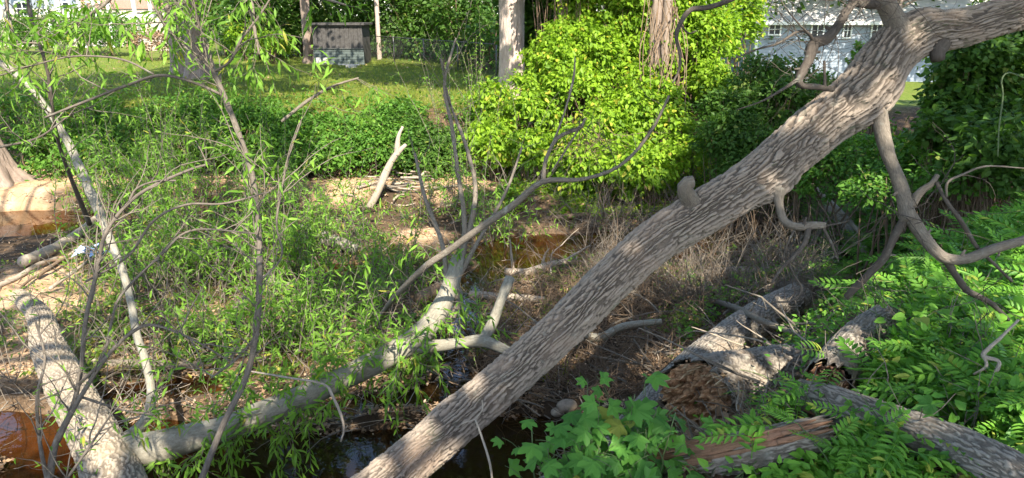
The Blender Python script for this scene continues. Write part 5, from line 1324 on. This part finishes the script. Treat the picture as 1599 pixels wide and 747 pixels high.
# ------------------------------------------------------------------ litter, twigs, brush and ground cover
rng = np.random.default_rng(303)
def scat(n, poly, dens=None):
    """random ground points seen inside a photo rectangle (spread evenly over the picture)"""
    px = poly[0] + (poly[2] - poly[0]) * rng.random(n); py = poly[1] + (poly[3] - poly[1]) * rng.random(n)
    rr = FW[None] + ((px - 799.5) / FPX)[:, None] * RT - ((py - 373.5) / FPX)[:, None] * UP
    t = np.full(n, 1.2); done = np.zeros(n, bool)
    for _ in range(260):
        q = CO + t[:, None] * rr; h = H(q[:, 0], q[:, 1]); hit = q[:, 2] < h; done |= hit; t = np.where(done, t, t * 1.012 + .01)
        if done.all(): break
    q = CO + t[:, None] * rr; q[:, 2] = H(q[:, 0], q[:, 1]); q[:, :2] += rng.normal(size=(n, 2)) * .04
    return q[done]
L = Leaves()
for (n, rc, sz) in [(26000, (-60, 320, 1300, 760), .06), (9000, (640, 430, 1100, 680), .06), (5000, (-60, 262, 1300, 330), .07), (9000, (1050, 330, 1620, 760), .06), (3000, (180, 220, 700, 280), .09)]:
    q = scat(n, rc); k = (q[:, 2] > -.03); q = q[k]; m_ = fbm(q[:, 0] * 1.7, q[:, 1] * 1.7, 3, 8); c0 = G(50, 470, .1); sdd = np.minimum(np.hypot(q[:, 0] - c0[0], q[:, 1] - c0[1]) / 1.4, np.hypot(q[:, 0] - G(60, 285, .3)[0], q[:, 1] - G(60, 285, .3)[1]) / 2.0); q = q[(m_ > .36) & (rng.random(len(q)) < np.clip(sdd - .35, .12, 1))]
    L.add(q + [0, 0, .015], rdir(len(q)) * [1, 1, .25], norm(np.array([0, 0, 1.]) + .45 * rng.normal(size=q.shape)), sz * (.5 + .8 * rng.random(len(q))))
o = L.build("leaf_litter", T_CHIP, M['litter']); tag(o, "brown dead leaves strewn over the creek bed and banks", kind="stuff")
# twigs on the ground
def twigs(name, lb, n, rc, ln, r, mat, rise=.12, wig=.2, lift=.03, side=0, sd=1.):
    mb = MB(); q = scat(n, rc)
    for p in q:
        if p[2] < -.12: continue
        a = rng.random() * 6.283; grow(mb, None, p + [0, 0, lift * rng.random()], [math.cos(a), math.sin(a), rise * (1 + rng.normal())], ln * (.3 + rng.random()), r * (.5 + rng.random()), up=-.03, wig=wig, side=side, seg=3, n=6, tipr=.4, sidelen=.5)
    tag(mb.obj(name, M[mat]), lb, kind="stuff")
twigs("fallen_twigs", "fallen twigs scattered on the creek bed", 1900, (-60, 300, 1250, 750), .45, .006, 'twig')
twigs("dry_twigs", "bleached twigs scattered on the creek bed", 700, (-60, 280, 1300, 700), .4, .006, 'pale', .2)
twigs("bank_roots", "tangle of brown roots and twigs on the undercut bank below the trunk", 1700, (720, 440, 1060, 640), .45, .005, 'brownstem', .5, .35, .25, 1)
twigs("dead_brush", "grey tangle of dead brush beyond the leaning trunk", 1300, (900, 350, 1290, 500), .9, .005, 'twig', .9, .28, .25, 4)
twigs("brown_brush", "brown tangle of dry brush beside the water right of centre", 600, (840, 340, 1260, 520), .8, .0045, 'brownstem', 1.1, .30, .25, 4)
twigs("logjam_sticks", "thick grey sticks jammed below and beyond the leaning trunk", 110, (690, 420, 1270, 640), .75, .012, 'twig', .35, .2, .3, 2)
twigs("logjam_sticks_pale", "bleached sticks jammed below and beyond the leaning trunk", 60, (690, 400, 1270, 600), .6, .010, 'pale', .3, .2, .3, 1)
twigs("bare_brush", "thin bare brush along the far water edge", 260, (780, 260, 1250, 350), .9, .005, 'twig', 1.3, .25, .1, 3)
twigs("scrub_twigs", "bare grey twigs standing in the willow scrub", 420, (120, 260, 800, 600), 1.0, .0045, 'twig', 1.3, .25, .2, 3)
twigs("corner_twigs", "bare crossing twigs over the lower left water", 120, (-40, 470, 330, 760), 1.0, .005, 'twig', 1.2, .25, .3, 3)
twigs("bank_twigs", "dead twigs under the leaves on the right bank", 420, (1150, 430, 1620, 750), .45, .004, 'twig', .6, .3, .1, 1)
# green ground cover
def cover(name, lb, n, rc, sz, mat, tm=T_OV, hgt=.15, thr=.45, fr=2.0, seed=1, up=.4, zmin=.0, gap=False):
    q = scat(n, rc); m_ = fbm(q[:, 0] * fr, q[:, 1] * fr, 3, seed); sp = G(650, 372, .1); m_ = m_ - .25 * (np.hypot(q[:, 0] - sp[0], q[:, 1] - sp[1]) < .6); q = q[(m_ > thr) & (q[:, 2] > zmin) & off_logs(q)]; m_ = fbm(q[:, 0] * fr, q[:, 1] * fr, 3, seed)
    L = Leaves(); hh = hgt * rng.random(len(q)) * (.5 + 2 * np.clip(m_ - thr, 0, .5)); q = q + np.stack([0 * hh, 0 * hh, hh], -1)
    L.add(q, norm(rdir(len(q)) * [1, 1, .4] + [0, 0, up]), norm(np.array([0, 0, 1.]) + .5 * rng.normal(size=q.shape)), sz * (.5 + .9 * rng.random(len(q))))
    o = L.build(name, tm, M[mat]); tag(o, lb, kind="stuff")
cover("island_weeds", "green weeds covering the debris island in the creek", 17000, (100, 330, 760, 620), .06, 'cover', T_OV, .25, .49, 1.8, 61)
cover("bank_weeds", "sunlit yellow-green weeds on the far sandy bank", 16000, (780, 262, 1130, 345), .07, 'vine', T_OV, .22, .40, 1.6, 62)
cover("far_bank_weeds", "weeds along the foot of the far bank", 34000, (-20, 160, 1250, 285), .09, 'shrub', T_OV, .40, .40, 1.3, 63)
cover("right_bank_cover", "low leafy cover on the right bank", 22000, (1060, 440, 1640, 780), .055, 'pinnate', T_OV, .30, .36, 2.0, 64)
cover("right_slope_cover", "low green growth on the slope behind the right-hand limbs", 26000, (1180, 230, 1640, 470), .07, 'shrub', T_OV, .30, .42, 1.6, 65)
cover("right_sunny_weeds", "bright weeds at the right edge beyond the long limb", 9000, (1440, 220, 1640, 430), .075, 'vine', T_OV, .30, .46, 1.5, 66)
cover("trunk_foot_weeds", "sparse green weeds among the dead brush beyond the trunk", 8000, (840, 300, 1250, 540), .055, 'cover', T_OV, .25, .52, 2.2, 67)
cover("sand_weeds", "sparse weeds on the sandbar at left", 5000, (-40, 380, 240, 620), .05, 'cover', T_OV, .12, .56, 2.4, 68)
cover("lawn_grass", "short lawn grass of the yard", 60000, (-60, 90, 760, 185), .10, 'grass', T_BLADE, .02, .30, 2, 69, 1.3)
cover("lawn_leaves", "dry leaves lying on the lawn", 4000, (-60, 90, 760, 180), .10, 'litter', T_CHIP, .03, .50, 1.2, 70, 0)
cover("creek_grass", "tufts of grass on the creek bed", 7000, (100, 270, 900, 600), .16, 'grass', T_BLADE, .03, .52, 2.2, 71, 1.2)
def frond_cover(name, lb, n, rc, sz, tm, mat, hgt=.25):
    q = scat(n, rc); q = q[off_logs(q, 1.0, 30)]; L = Leaves(); q = q + np.stack([np.zeros(len(q))] * 2 + [hgt * (.3 + rng.random(len(q)))], -1)
    L.add(q, norm(rdir(len(q)) * [1, 1, .25] + [0, -.25, .05]), norm(np.array([0, -.35, 1.]) + .3 * rng.normal(size=q.shape)), sz * (.5 + .8 * rng.random(len(q))))
    tag(L.build(name, tm, M[mat]), lb, kind="stuff")
frond_cover("fern_cover", "feathery compound leaves thickly covering the right bank", 1900, (1120, 440, 1640, 780), .24, T_FR, 'pinnate')
frond_cover("fern_cover_behind", "feathery leaves on the slope behind the right-hand limbs", 900, (1260, 330, 1640, 450), .26, T_FR, 'pinnate')
